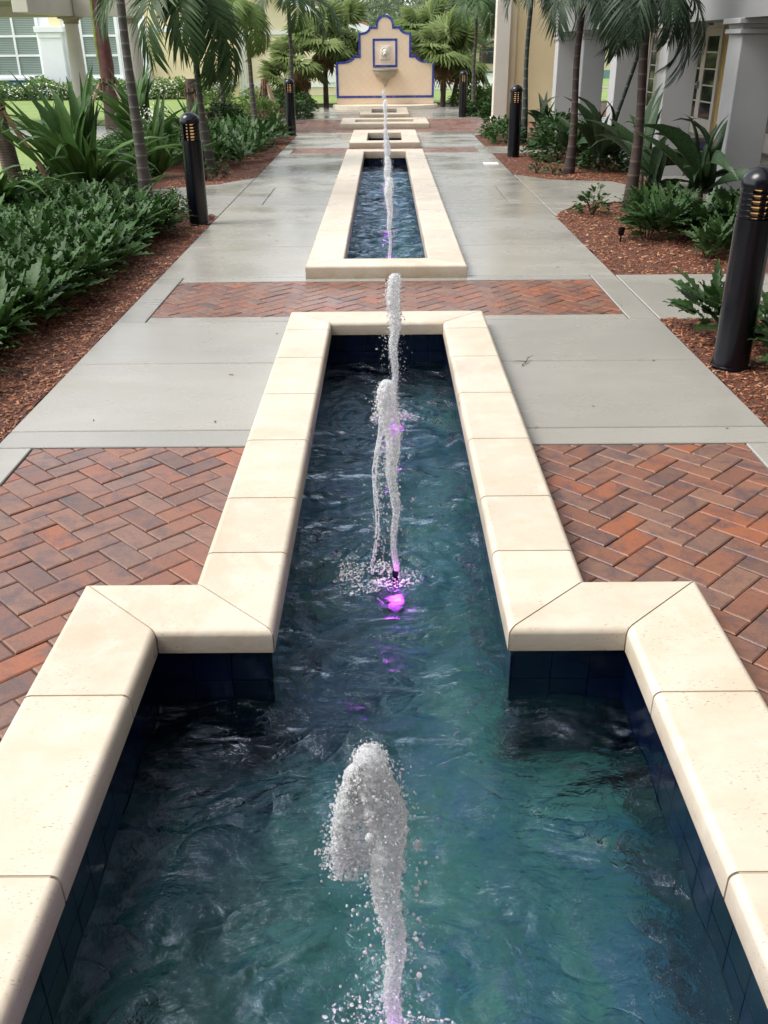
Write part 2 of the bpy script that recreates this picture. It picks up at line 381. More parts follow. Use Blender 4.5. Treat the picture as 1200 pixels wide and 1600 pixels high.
# ------------------------------------------------------------------ ground, paving
def grid_z(x, y): return 0
g = MB(); g.box((-60, -12, -1.2), (-1.1, 120, -.03)); g.box((1.1, -12, -1.2), (60, 120, -.03)); g.box((-1.1, 5.95, -1.2), (1.1, 7.1, -.03)); g.box((-1.1, 28.4, -1.2), (1.1, 120, -.03))
for a, b in ((16.3, 17.4), (20.2, 24.9), (27.8, 28.4)): g.box((-1.1, a, -1.2), (1.1, b, -.03))
g.box((-1.1, -12, -1.2), (1.1, -1.0, -.03)); g.box((-1.1, -1.0, -1.2), (1.1, 28.4, -1.0))
tag(g.build('ground', plain('soil', (.06, .035, .022), .9, .3, 8)), kind='structure')

G = .010
def slabs(cells, z0=-.028, z1=0.0):
    m = MB()
    for c in cells:
        if len(c) == 4 and not isinstance(c[0], tuple):
            x0, x1, y0, y1 = c; c = [(x0 + G / 2, y0 + G / 2), (x1 - G / 2, y0 + G / 2), (x1 - G / 2, y1 - G / 2), (x0 + G / 2, y1 - G / 2)]
        m.prism(c, z0, z1, .004, 1)
    return m
cells = []
# strips round the brick fields and the field joints, left and right of the pools
ys = [4.05, 5.08, 5.97]
for s in (-1, 1):
    def c(xa, xb, ya, yb):
        a, b = sorted((s * xa, s * xb)); cells.append((a, b, ya, yb))
    c(1.62, 1.8, -1.6, -.2); c(1.62, 1.8, -.2, 1.2); c(1.62, 1.8, 1.2, 2.6); c(1.62, 1.8, 2.6, 3.85)
    c(.5, 1.8, 3.85, 4.05); c(.5, 1.8, 4.05, 5.08); c(.5, 1.8, 5.08, 5.97)
    c(.0, 1.6, 5.97, 6.09); c(1.6, 1.8, 5.97, 7.27); c(0, 1.6, 7.12, 7.27)
    jj = [7.27, 8.5, 9.75, 10.98, 12.4, 13.75, 15.1, 16.42]
    for a, b in zip(jj, jj[1:]):
        if a in (10.98,) : c(.5, 1.42, a, b); c(1.42, 1.8, a, b)
        else: c(.5, 1.8, a, b)
    c(0, 1.6, 16.42, 16.6); c(1.6, 1.8, 16.42, 17.7); c(0, 1.6, 17.5, 17.7)
    c(.5, 1.8, 17.7, 19.0); c(.5, 1.8, 19.0, 20.6); c(0, 1.8, 20.6, 20.72)
    c(.5, 3.4 if s > 0 else 2.6, 24.5, 26.2); c(.5, 3.4 if s > 0 else 2.6, 26.2, 27.7); c(0, 2.3, 27.7, 29.6)
cells += [
    [(-1.806, 13.45), (-2.2, 12.78), (-2.65, 12.5), (-3.1, 12.3), (-3.25, 11.6), (-3.15, 10.9), (-2.7, 10.75), (-2.05, 10.45), (-1.86, 10.25), (-1.806, 10.05)][::-1],
    [(1.806, 13.6), (1.806, 10.0), (1.9, 10.35), (2.12, 10.72), (2.6, 10.98), (2.95, 11.1), (3.12, 11.6), (3.15, 12.3), (3.0, 12.75), (2.2, 13.0)],
    (1.8, 3.0, 5.97, 7.27), (3.0, 3.55, 5.97, 7.27),
    (1.8, 3.4, 16.45, 17.55),
    [(1.806, 20.1), (1.84, 19.9), (2.1, 20.25), (2.5, 20.5), (3.4, 20.6), (3.4, 20.716), (1.806, 20.716)],
    [(-1.806, 20.716), (-2.4, 20.716), (-2.4, 20.3), (-2.1, 20.25), (-1.85, 20.0), (-1.806, 20.1)][::-1],
    [(-2.35, 24.494), (-2.5, 24.3), (-2.46, 20.72), (-2.58, 20.72), (-2.62, 24.494)][::-1],
]
for a in range(8): cells.append((-3.3 - a * 1.6 - 1.6, -3.3 - a * 1.6, 19.5, 23.2))
tag(slabs(cells).build('concrete_path', MT['concrete']), kind='structure')
jb = MB(); 
for s in (-1, 1):
    a, b = sorted((s * .5, s * 1.8)); jb.box((a, 2.4, -.06), (b, 29.5, -.012)); a, b = sorted((s * .84, s * 1.8)); jb.box((a, -1.6, -.06), (b, 2.4, -.012))
jb.box((-3.3, 10.3, -.06), (-1.8, 13.2, -.013)); jb.box((1.8, 10.3, -.06), (3.1, 13.1, -.013)); jb.box((1.8, 6, -.06), (3.5, 7.25, -.013))
jb.box((-15, 19.5, -.06), (-3.3, 23.2, -.013))
tag(jb.build('paving_joint_bed', MT['joint']), kind='structure')  # dark base under the gaps between slabs

def bricks(name, rects, label=None):
    out = bmesh.new()
    for (x0, x1, y0, y1, gap) in rects:
        bm = bmesh.new(); W = .1; L = .2; cs = .7071
        cx, cy = 0.0, round((y0 + y1) / 2 / .2828427) * .2828427; N = int((abs(x0) + abs(x1) + y1 - y0) * .6 / W) + 6
        for i in range(-N, N):
            for j in range(-N, N):
                k = (i - j) % 4
                if k == 0: a, b, w, l = i * W, j * W, L, W
                elif k == 3: a, b, w, l = i * W, j * W, W, L
                else: continue
                mx, my = a + w / 2, b + l / 2; X = cx + (mx - my) * cs; Y = cy + (mx + my) * cs
                if X < x0 - .15 or X > x1 + .15 or Y < y0 - .15 or Y > y1 + .15: continue
                if gap and abs(X) < .86 and Y < 2.36: continue
                g_ = .0022; ch = .005; z = -.004 + random.uniform(-.0022, .0022); tx, ty = random.uniform(-.006, .006), random.uniform(-.006, .006); rr = random.uniform(-.008, .008)
                vs = []
                for ins, zz in ((g_, -.03), (g_, z - ch * .7), (g_ + ch, z)):
                    for px, py in ((a + ins, b + ins), (a + w - ins, b + ins), (a + w - ins, b + l - ins), (a + ins, b + l - ins)):
                        qx, qy = px - mx, py - my; qx, qy = qx - rr * qy, qy + rr * qx
                        vs.append(bm.verts.new((X + (qx - qy) * cs, Y + (qx + qy) * cs, zz + (qx * tx + qy * ty if zz > -.02 else 0))))
                for r in (0, 4):
                    for q in range(4): bm.faces.new((vs[r + q], vs[r + (q + 1) % 4], vs[r + 4 + (q + 1) % 4], vs[r + 4 + q]))
                bm.faces.new(vs[8:12])
        for co, no in (((x0, 0, 0), (-1, 0, 0)), ((x1, 0, 0), (1, 0, 0)), ((0, y0, 0), (0, -1, 0)), ((0, y1, 0), (0, 1, 0))):
            bmesh.ops.bisect_plane(bm, geom=bm.verts[:] + bm.edges[:] + bm.faces[:], plane_co=co, plane_no=no, clear_outer=True)
        me = bpy.data.meshes.new('t'); bm.to_mesh(me); bm.free(); out.from_mesh(me); bpy.data.meshes.remove(me)
    me = bpy.data.meshes.new(name); out.to_mesh(me); out.free()
    return tag(link(name, me, MT['brick']), kind='structure')
E_ = .004
bricks('brick_paving', [(-1.62 + E_, -.52, -1.4, 3.85 - E_, True), (.52, 1.62 - E_, -1.4, 3.85 - E_, True),
    (-1.6 + E_, 1.6 - E_, 6.09 + E_, 7.12 - E_, None)])
bricks('brick_crossing', [(-1.6 + E_, 1.6 - E_, 16.6 + E_, 17.5 - E_, None)])
bricks('brick_plaza', [(-2.46, 3.4, 20.72 + E_, 24.5 - E_, None)])
sb = MB()
for r in ((-1.62, -.5, 2.36, 3.85), (.5, 1.62, 2.36, 3.85), (-1.62, -.84, -1.5, 2.36), (.84, 1.62, -1.5, 2.36), (-1.6, 1.6, 6.09, 7.12), (-1.6, 1.6, 16.6, 17.5), (-2.46, 3.4, 20.72, 24.5)): sb.box((r[0], r[2], -.025), (r[1], r[3], -.0105))
tag(sb.build('joint_sand', MT['sand']), kind='structure')

# mulch beds: soft uneven sheets standing a little proud of the soil
def bed(poly_fn, x0, x1, y0, y1, st, zb=0.0):
    nx, ny = int((x1 - x0) / st), int((y1 - y0) / st); V = []; idx = {}; F = []
    for j in range(ny + 1):
        for i in range(nx + 1):
            x, y = x0 + i * st, y0 + j * st
            z = zb + .012 * noise.noise((x * 3, y * 3, 0)) + .010 * noise.noise((x * 11, y * 11, 4))
            V.append((x, y, z))
    for j in range(ny):
        for i in range(nx):
            if poly_fn(x0 + (i + .5) * st, y0 + (j + .5) * st):
                k = j * (nx + 1) + i; F.append((k, k + 1, k + nx + 2, k + nx + 1))
    return np.array(V), [np.array(F)]
def inpoly(x, y, P):
    r = False; n = len(P)
    for i in range(n):
        x1, y1 = P[i]; x2, y2 = P[(i + 1) % n]
        if (y1 > y) != (y2 > y) and x < (x2 - x1) * (y - y1) / (y2 - y1) + x1: r = not r
    return r
LB1 = [(-1.8, -1.6), (-1.8, 10.1), (-1.86, 10.3), (-2.05, 10.5), (-2.7, 10.8), (-3.15, 10.95), (-3.3, 11.6), (-3.15, 12.33), (-2.65, 12.52), (-2.2, 12.8), (-1.8, 13.5), (-1.8, 20.0), (-2.1, 20.3), (-3.3, 20.4), (-3.3, 19.5), (-4.9, 19.5), (-4.9, -1.6)]
LB2 = [(-2.5, 20.7), (-3.3, 20.7), (-3.3, 23.2), (-5.2, 23.4), (-5.2, 31), (-2.3, 31), (-2.3, 27.7), (-2.6, 26.6), (-1.9, 26.2), (-1.75, 25.5), (-2.6, 24.5)]
RB1 = [(1.8, -1.6), (1.8, 5.97), (3.55, 5.97), (3.55, -1.6)]
RB2 = [(1.8, 7.27), (1.8, 10.05), (1.88, 10.35), (2.1, 10.72), (2.6, 10.99), (2.95, 11.12), (3.14, 11.6), (3.17, 12.3), (3.0, 12.77), (2.2, 13.02), (1.8, 13.6), (1.8, 16.45), (3.55, 16.45), (3.55, 7.27)]
RB3 = [(1.8, 17.55), (1.8, 19.85), (2.1, 20.22), (2.5, 20.48), (3.4, 20.6), (3.55, 17.55)]
RB4 = [(2.0, 24.6), (1.85, 25.3), (2.0, 26.2), (3.4, 26.6), (3.4, 27.7), (2.3, 27.7), (2.3, 33), (6, 33), (6, 24.6)]
beds = [(LB1, -4.9, -1.8, -1.6, 20.4), (LB2, -5.2, -1.7, 20.7, 31), (RB1, 1.8, 3.55, -1.6, 5.97), (RB2, 1.8, 3.55, 7.27, 16.45), (RB3, 1.8, 3.55, 17.55, 20.6), (RB4, 1.8, 6, 24.6, 33)]
parts = []
for i, (P, a, b, c_, d) in enumerate(beds):
    parts.append(bed(lambda x, y, P=P: inpoly(x, y, P), a, b, c_, d, .05, -.006 if True else 0))
V, F = merge(parts)
tag(npmesh('mulch_bed', V, F, MT['mulch'], sm=True), kind='structure')
# loose bark chips lying on the mulch, thicker near the camera
cb = (np.array([(-.5, -.5, 0), (.5, -.35, 0), (.6, .4, 0), (-.45, .5, 0), (-.4, -.4, .4), (.4, -.3, .5), (.45, .3, .4), (-.35, .4, .5)]), [np.array([(4, 5, 6, 7), (0, 1, 5, 4), (1, 2, 6, 5), (2, 3, 7, 6), (3, 0, 4, 7)])])
pts = []
def scat(P, box, n):
    k = 0
    while k < n:
        x = random.uniform(box[0], box[1]); y = random.uniform(box[2], box[3])
        if inpoly(x, y, P): pts.append((x, y, .0)); k += 1
scat(LB1, (-2.7, -1.8, 3, 8), 9000); scat(LB1, (-2.9, -1.8, 8, 13.5), 4000); scat(RB1, (1.8, 3.0, 3, 5.97), 4500); scat(RB2, (1.8, 3.5, 7.27, 13.6), 6500); scat(LB1, (-3, -1.8, 13, 20), 2200); scat(RB2, (1.8, 3.2, 13, 16.4), 1200)
pts = np.array([(x, y, .012 * noise.noise((x * 3, y * 3, 0)) + .01 * noise.noise((x * 11, y * 11, 4)) - .003) for x, y, z in pts]); n = len(pts)
sc = np.stack([U(.012, .045, n), U(.005, .013, n), U(.004, .012, n)], 1)
V, F = bake(cb, pts, U(0, 6.3, n), U(-.35, .35, n), U(-.5, .5, n), sc)
tag(npmesh('bark_chips', V, F, MT['chip']), 'loose red brown bark chips spread over the planting beds', 'mulch', kind='stuff')

lw = MB(); lw.prism([(-50, -12), (-4.9, -12), (-4.9, 19.49), (-50, 19.49)], -.02, .03, .01); lw.prism([(-50, 23.21), (-5.2, 23.21), (-5.2, 60), (-50, 60)], -.02, .03, .01)
lw.prism([(-5.1, 31.2), (60, 33.2), (60, 110), (-5.1, 110)], -.02, .03, .01)
tag(lw.build('lawn', MT['lawn']), kind='structure')

# ------------------------------------------------------------------ pools
CZ0, CZ1 = .022, .1
def mk_coping(blocks, name, parent, z0=CZ0, z1=CZ1, r=.022):
    m = MB(); mo = MB()
    for poly, sel in blocks:
        area = sum(poly[i][0] * poly[(i + 1) % 4][1] - poly[(i + 1) % 4][0] * poly[i][1] for i in range(4))
        if area < 0:
            poly = poly[::-1]; n = len(poly); sel = [(n - 2 - i) % n for i in sel]
        n = len(poly); V_ = [Vector(p) for p in poly]; off = [(-.012 if False else .02) if i in sel else -.001 for i in range(n)]; of2 = [0 if i in sel else .0022 for i in range(n)]
        def shr(of):
            Q = []
            for i in range(n):
                e0 = (V_[i] - V_[i - 1]).normalized(); e1 = (V_[(i + 1) % n] - V_[i]).normalized(); n0, n1 = Vector((-e0.y, e0.x)), Vector((-e1.y, e1.x)); o0, o1 = of[i - 1], of[i]
                det = n0.x * n1.y - n0.y * n1.x
                Q.append(tuple(V_[i] + Vector(((o0 * n1.y - o1 * n0.y), (n0.x * o1 - n1.x * o0))) / det))
            return Q
        m.prism(shr(of2), z0, z1, r, 4, sel); mo.prism(shr(off), z0 + .003, z1 - .0035)
    mo.build('joint_mortar', MT['mortar'], parent)
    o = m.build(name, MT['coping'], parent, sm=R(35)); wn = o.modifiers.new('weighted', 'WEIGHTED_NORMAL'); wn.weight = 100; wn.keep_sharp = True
    return o
def run_blocks(A0, A1, B0, B1, joints):
    """strip between edge A0-A1 and edge B0-B1 cut at fractions"""
    A0, A1, B0, B1 = map(Vector, (A0, A1, B0, B1)); out = []
    d = (A1 - A0).normalized()
    cuts = [None] + joints + [None]
    for i in range(len(cuts) - 1):
        a, b = cuts[i], cuts[i + 1]
        def at(t, side, end):
            if t is None: return (A0, B0)[side] if end == 0 else (A1, B1)[side]
            o = (A0, B0)[side]; dd = d
            return o + dd * ((t - o.dot(dd)) + (.0012 if end == 0 else -.0012))
        p = [at(a, 0, 0), at(b, 0, 1), at(b, 1, 1), at(a, 1, 0)]
        # shrink mitred ends by 1 mm
        out.append(([tuple(q) for q in p], [0, 2]))
    return out
def tiles(m, a, b, z0, z1, nrm, sz=.105, th=.008):
    """row of small square wall tiles from a to b (2D), facing nrm"""
    a, b, nrm = Vector(a), Vector(b), Vector(nrm); L = (b - a).length; d = (b - a) / L
    nx = max(1, round(L / sz)); nz = max(1, round((z1 - z0) / sz)); sx = L / nx; szz = (z1 - z0) / nz; g_ = .0015
    for i in range(nx):
        for k in range(nz):
            p0 = a + d * (i * sx + g_); p1 = a + d * ((i + 1) * sx - g_); q = nrm * th; za, zb = z0 + k * szz + g_, z0 + (k + 1) * szz - g_
            j = random.uniform(-.0012, .0012)
            vs = [m.bm.verts.new((p.x + o.x, p.y + o.y, z)) for p, o, z in ((p0, Vector((0, 0)), za), (p1, Vector((0, 0)), za), (p1, Vector((0, 0)), zb), (p0, Vector((0, 0)), zb), (p0, q * (1 + j * 60), za), (p1, q, za), (p1, q * (1 + j * 80), zb), (p0, q, zb))]
            for f in ((4, 5, 6, 7), (0, 1, 5, 4), (1, 2, 6, 5), (2, 3, 7, 6), (3, 0, 4, 7)): m.bm.faces.new([vs[x] for x in f])
def pool(name, label, inner, outer_blocks, zb, loc=(0, 0, 0)):
    t = thing(name, label, 'fountain pool', loc)
    mk_coping(outer_blocks, 'coping', t)
    m = MB(); bk = MB(); n = len(inner)
    for i in range(n):     # inner polygon is counter-clockwise, the wall faces inward
        a, b = Vector(inner[i]), Vector(inner[(i + 1) % n]); d = (b - a).normalized(); nn = Vector((-d.y, d.x))
        a2, b2 = a - nn * .02, b - nn * .02
        pd = (a - Vector(inner[i - 1])).normalized(); nd_ = (Vector(inner[(i + 2) % n]) - b).normalized()
        ea = .02 if pd.cross(d) > 0 else -.024; eb = .02 if d.cross(nd_) > 0 else -.024
        c_ = [a2 - d * ea, b2 + d * eb, b2 + d * eb - nn * .16, a2 - d * ea - nn * .16]
        tiles(m, a2 - d * (.018 if ea > 0 else -.02), b2 + d * (.018 if eb > 0 else -.02), zb, .019, nn)
        bk.prism([tuple(p) for p in c_][::-1], zb - .02 - .001 * i, .0195 - .0004 * i)
    m.build('wall_tiles', MT['navy'], t); bk.build('basin_wall', MT['grout'], t)
    f = bmesh.new(); f.faces.new([f.verts.new((x, y, zb)) for x, y in inner])
    bmesh.ops.recalc_face_normals(f, faces=f.faces)
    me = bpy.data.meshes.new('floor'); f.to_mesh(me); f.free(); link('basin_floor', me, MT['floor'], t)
    return t
I, O, EI, EO = .345, .62, .69, .975
YE, YEI, YF, YFI, YN, YNI = 2.5, 2.225, 5.84, 5.56, -.95, -.67
bl = []
for s in (-1, 1):
    bl += run_blocks((s * EO, YN), (s * EO, YE), (s * EI, YNI), (s * EI, YEI), [-.4, .2, .77, 1.34, 1.93])
    bl += [([(s * EO, YE), (s * EI, YEI), (s * I, YEI), (s * O, YE)], [1, 3])]
    bl += run_blocks((s * O, YE), (s * O, YF), (s * I, YEI), (s * I, YFI), [2.69, 3.11, 3.68, 4.27, 4.86, 5.42])
bl += [([(-O, YF), (-I, YFI), (I, YFI), (O, YF)], [1, 3]), ([(-EO, YN), (EO, YN), (EI, YNI), (-EI, YNI)], [0, 2])]
inner1 = [(-EI, YNI), (EI, YNI), (EI, YEI), (I, YEI), (I, YFI), (-I, YFI), (-I, YEI), (-EI, YEI)]
pool('stepped_fountain_pool', 'largest T shaped pool in the foreground with wide cream coping and dark blue tiled sides', inner1, bl, -.62)
def rect_blocks(ix, iy0, iy1, ox, oy0, oy1, jy):
    b = []
    for s in (-1, 1): b += run_blocks((s * ox, oy0), (s * ox, oy1), (s * ix, iy0), (s * ix, iy1), jy)
    b += [([(-ox, oy0), (ox, oy0), (ix, iy0), (-ix, iy0)], [0, 2]), ([(-ox, oy1), (-ix, iy1), (ix, iy1), (ox, oy1)], [1, 3])]
    return b
def skirt(t, ox, oy0, oy1, mat='step'):
    m = MB(); e = .012
    m.box((-ox + e, oy0 + e, -.02), (ox - e, oy0 + .16, .0215)); m.box((-ox + e, oy1 - .16, -.02), (ox - e, oy1 - e, .0215))
    m.box((-ox + e, oy0 + .16, -.02), (-ox + .17, oy1 - .16, .0215)); m.box((ox - .17, oy0 + .16, -.02), (ox - e, oy1 - .16, .0215))
    m.build('plinth', MT[mat], t)
# the coping of the long pool reaches down to the paving
CZ0 = -.01
def pool2(name, label, ix, iy0, iy1, ox, oy0, oy1, jy, zb):
    return pool(name, label, [(-ix, iy0), (ix, iy0), (ix, iy1), (-ix, iy1)], rect_blocks(ix, iy0, iy1, ox, oy0, oy1, jy), zb)
def mk_low(*a):
    t = pool2(*a); return t
_old = mk_coping
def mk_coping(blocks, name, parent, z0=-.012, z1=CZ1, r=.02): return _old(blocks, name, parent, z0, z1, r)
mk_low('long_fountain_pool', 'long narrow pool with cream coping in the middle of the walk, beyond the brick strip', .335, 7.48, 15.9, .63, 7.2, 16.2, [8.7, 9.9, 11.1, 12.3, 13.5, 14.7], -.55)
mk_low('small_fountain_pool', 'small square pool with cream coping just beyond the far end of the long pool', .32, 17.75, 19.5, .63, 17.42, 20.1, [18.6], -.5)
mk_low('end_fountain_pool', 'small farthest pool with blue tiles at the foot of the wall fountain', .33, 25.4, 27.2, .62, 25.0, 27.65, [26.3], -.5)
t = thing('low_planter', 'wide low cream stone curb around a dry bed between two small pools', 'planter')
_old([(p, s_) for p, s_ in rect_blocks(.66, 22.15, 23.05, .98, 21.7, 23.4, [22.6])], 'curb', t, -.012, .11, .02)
m = MB(); m.box((-.64, 22.1, -.03), (.64, 23.08, .03)); m.build('bed_fill', plain('gravel_fill', (.30, .27, .2), .9, .3, 40, 60, .6), t)

# water sheets
JETS = [(0.0, 1.11), (.02, 2.95), (.035, 4.61), (.035, 8.35), (.03, 9.95), (.03, 11.85), (.02, 13.6), (.02, 18.6), (.0, 26.5)]
WZ = -.155
def water(name, test, x0, x1, y0, y1, st, jets, zw, amp=1.0):
    nx, ny = int(round((x1 - x0) / st)), int(round((y1 - y0) / st)); V = np.zeros((ny + 1, nx + 1, 3))
    X, Y = np.meshgrid(np.linspace(x0, x1, nx + 1), np.linspace(y0, y1, ny + 1)); Z = np.zeros_like(X)
    r2 = np.random.default_rng(3)
    for k in range(16):
        a = r2.uniform(-.6, .6) + (PI / 2 if r2.random() < .7 else 0); wl = r2.uniform(.07, .38); ph = r2.uniform(0, 6.3)
        Z += .0022 * (wl / .2) * np.sin((X * np.cos(a) + Y * np.sin(a)) * 2 * PI / wl + ph + 1.2 * np.sin(X * 5 + Y * 3 + k))
    for jx, jy in jets:
        d = np.sqrt((X - jx) ** 2 + (Y - jy) ** 2)
        Z += .008 * np.exp(-d * 3.2) * np.sin(d * 2 * PI / .075 + 1.5 * np.sin(3 * np.arctan2(Y - jy, X - jx)))
        Z += .006 * np.exp(-(d / .14) ** 2) * np.sin(X * 160) * np.sin(Y * 150)
    V[..., 0] = X; V[..., 1] = Y; V[..., 2] = zw + Z * amp
    F = []
    for j in range(ny):
        for i in range(nx):
            cx, cy = X[j, i] + st / 2, Y[j, i] + st / 2
            if test(cx, cy): k = j * (nx + 1) + i; F.append((k, k + 1, k + nx + 2, k + nx + 1))
    o = npmesh(name, V.reshape(-1, 3), [np.array(F)], MT['water'], sm=True)
    return tag(o, kind='structure')
water('pool_water', lambda x, y: y < YEI + .012 or abs(x) < I + .012, -.70, .70, -.68, 5.58, .0125, JETS[:3], WZ)
water('long_pool_water', lambda x, y: True, -.352, .352, 7.46, 15.92, .016, JETS[3:7], -.13, 1.25)
water('small_pool_water', lambda x, y: True, -.335, .335, 17.73, 19.52, .03, JETS[7:8], -.13)
water('end_pool_water', lambda x, y: True, -.345, .345, 25.38, 27.22, .03, JETS[8:9], -.08)

# ------------------------------------------------------------------ jets
def jet(label, x, y, zw, H, seed, rb=.012, rt=.034, lean=-.03, curtain=None, foam=.12, dens=1.0, fx=0):
    r = np.random.default_rng(seed); t = thing('fountain_jet', label, 'water jet', (x, y, zw), 0, 'water jets along the fountain pools')
    z0 = .03
    def axis(h):   # h 0..1
        return lean * h ** 2.2 + .006 * np.sin(h * 17 + seed), .004 * np.cos(h * 13 + seed)
    def rad(h):
        return rb + (rt - rb) * np.clip((h - .10) / .72, 0, 1) ** 2.0 * np.where(h > .9, np.sqrt(np.clip(1 - ((h - .9) / .1) ** 2, 0.02, 1)), 1)
    # lumpy frothing core
    def lump(axf, rdf, nr, ns, nm, flat=1.0, hole=None, par=None):
        V = []; al = []
        for i in range(nr + 1):
            h = i / nr; ax, ay, az = axf(h); rr = rdf(h)
            for k in range(ns):
                a = 2 * PI * k / ns; ca, sa = math.cos(a), math.sin(a)
                q = rr * (1 + .26 * noise.noise((ca * 1.4, sa * 1.4 + seed, az * 22)) + .22 * noise.noise((ca * 3.5, sa * 3.5, az * 75 + seed)) + .16 * noise.noise((ca * 8, sa * 8, az * 190)))
                V.append((ax + q * ca, ay + q * sa * flat, az))
        F = []
        for i in range(nr):
            for k in range(ns):
                if hole:
                    a = 2 * PI * (k + .5) / ns; z = V[i * ns][2]
                    if noise.noise((math.cos(a) * 1.5 + seed, math.sin(a) * 1.5, z * 30)) + .5 * noise.noise((math.cos(a) * 5, math.sin(a) * 5 + seed, z * 110)) > hole(i / nr): continue
                F.append((i * ns + k, i * ns + (k + 1) % ns, (i + 1) * ns + (k + 1) % ns, (i + 1) * ns + k))
        V.append(tuple(np.mean(V[-ns:], 0))); T = [(nr * ns + k, nr * ns + (k + 1) % ns, len(V) - 1) for k in range(ns)] if not hole else []
        return npmesh(nm, V, [np.array(F)] + ([np.array(T)] if T else []), MT['froth'], par or t, sm=True)
    near = y < 6
    lump(lambda h: (float(axis(h)[0]), float(axis(h)[1]), z0 + h * (H - z0)), lambda h: float(rad(np.array(h))) * .95, 240 if near else 90, 34 if near else 14, 'water_column')
    if curtain:
        cx, cl, cn, cw = curtain; x0_ = float(axis(.96)[0])
        if cl < .4: lump(lambda h: (x0_ + cx * .62 * h ** .6, .004 * math.sin(h * 9), H - .028 - cl * h), lambda h: .026 + .012 * math.sin(PI * h ** .8) * (1 if h < .9 else .6), 110, 34, 'falling_lobe', .55, lambda h: .62 - .5 * h ** 1.5)
        else: lump(lambda h: (x0_ + cx * h ** .4 + .008 * math.sin(h * 11), .003 * math.sin(h * 7), H - .03 - (H - .04) * h), lambda h: .010 - .004 * h, 260, 12, 'falling_stream', .8, lambda h: .45 - .5 * min(1, h * 1.6) + .2 * max(0, h - .6))
    # froth beads clinging to the column, more towards the head
    n = int(2200 * dens); h = r.beta(1.5, .95, n); a = r.uniform(0, 6.3, n); ax, ay = axis(h); q = rad(h) * (.95 + np.abs(r.normal(0, .25, n)))
    P = np.stack([ax + q * np.cos(a), ay + q * np.sin(a), z0 + h * (H - z0)], 1); s = r.gamma(2.0, .00036, n) + (.0003 if y < 4 else .001); s *= (.8 if y < 2 else 1)
    if curtain:
        cx, cl, cn, cw = curtain   # sideways shift, falling length, number, width
        nn = int(cn * dens * .22); v = r.uniform(0, 1, nn); ang = r.uniform(-cw, cw, nn)
        sx = axis(np.array(.97))[0] + cx * (v ** .5) * np.clip(r.normal(.85, .28 if cl < .4 else .14, nn), 0, 1.5); sy = .02 * np.sin(ang * 3) + r.normal(0, .006, nn)
        sz = H - .01 - cl * v * (1 + .15 * np.sin(ang * 9))
        sx = sx + ang * .4 * abs(cx)
        P = np.concatenate([P, np.stack([sx, sy, sz], 1)]); s = np.concatenate([s, r.gamma(2.0, .00042, nn) + .0006])
    n = len(P); V, F = bake(ICO, P, r.uniform(0, 6, n), r.uniform(-.4, .4, n), r.uniform(0, 6, n), np.stack([s, s, s * r.uniform(1, 1.9, n)], 1))
    npmesh('froth', V, F, MT['drop'], t, sm=True)
    # free droplets
    n = int(600 * dens); h = r.uniform(0, .92, n) ** .8; a = r.uniform(0, 6.3, n); q = rad(h) + np.abs(r.normal(0, .035, n)) * (1.5 - h)
    P = np.stack([axis(h)[0] + q * np.cos(a) + fx * .02 * (1 - h), q * np.sin(a) * .8, z0 + h * (H - z0)], 1)
    s = (r.gamma(1.6, .0009, n) + .0006) * (.8 if y < 2 else 1)
    V, F = bake(ICO, P, a, a * 0, a * 0, np.stack([s, s, s * 1.15], 1)); npmesh('droplets', V, F, MT['drop'], t, sm=True)
    # boiling patch on the surface where the water falls back
    n = int(900 * dens); a = r.uniform(0, 6.3, n); q = foam * np.sqrt(r.uniform(.05, 1, n)) * (1 + .25 * np.sin(3 * a + seed))
    P = np.stack([fx * foam * .7 + q * np.cos(a) * 1.2, q * np.sin(a), r.uniform(-.002, .012, n)], 1); s = (r.gamma(2.2, .0007, n) + .0006) * (.6 if y < 2 else 1)
    V, F = bake(ICO, P, a, a * 0, a * 0, np.stack([s * 1.4, s * 1.4, s * .6], 1)); npmesh('surface_foam', V, F, MT['drop'], t, sm=True)
    MB().lathe([(.012, -.10), (.013, -.02), (.010, .03)], n=12).build('nozzle', MT['black'], t, sm=R(40))
    lr = MB().lathe([(.042, -.125), (.042, -.095), (.032, -.09)], (0, -.07, 0), n=20).build('lamp_housing', MT['black'], t, sm=R(40))
    MB().lathe([(.026, -.0895), (.02, -.082), (.006, -.079)], (0, -.07, 0), n=20).build('lamp_lens', MT['magenta'], lr, sm=R(40))
    l = bpy.data.lights.new('jet_lamp', 'POINT'); l.color = (.85, .12, 1); l.energy = .5 if y < 2 else .12; l.shadow_soft_size = .025
    lo = bpy.data.objects.new('jet_lamp', l); COL.objects.link(lo); lo.parent = t; lo.location = (.0, -.05, .03)
    return t
jet('nearest tallest frothy jet in the foreground pool, with a ragged lobe falling on its left', *JETS[0], WZ, .79, 1, .014, .034, -.035, (-.062, .25, 9000, .30), .13, 1.5, 0)
jet('second jet from the camera, with a thin stream falling on its left into foam', *JETS[1], WZ, .77, 2, .011, .032, -.028, (-.05, .66, 2600, .16), .13, 1.2, -1)
jet('third jet from the camera, slim and upright at the far end of the foreground pool', *JETS[2], WZ, .76, 3, .014, .032, 0, None, .1, 1.0, 0)
names = ['jet nearest the front coping of the long middle pool', 'second jet from the front inside the long middle pool', 'third jet from the front inside the long middle pool', 'farthest jet inside the long middle pool']
for i in range(4): jet(names[i], *JETS[3 + i], -.13, .74, 4 + i, .014, .034, -.01, None, .1, .55, 0)
jet('jet in the small square pool beyond the long pool', *JETS[7], -.13, .86, 9, .018, .04, -.01, None, .12, .35, 0)
jet('jet in the farthest small pool below the wall fountain', *JETS[8], -.08, .66, 10, .02, .05, -.02, None, .12, .35, 0)

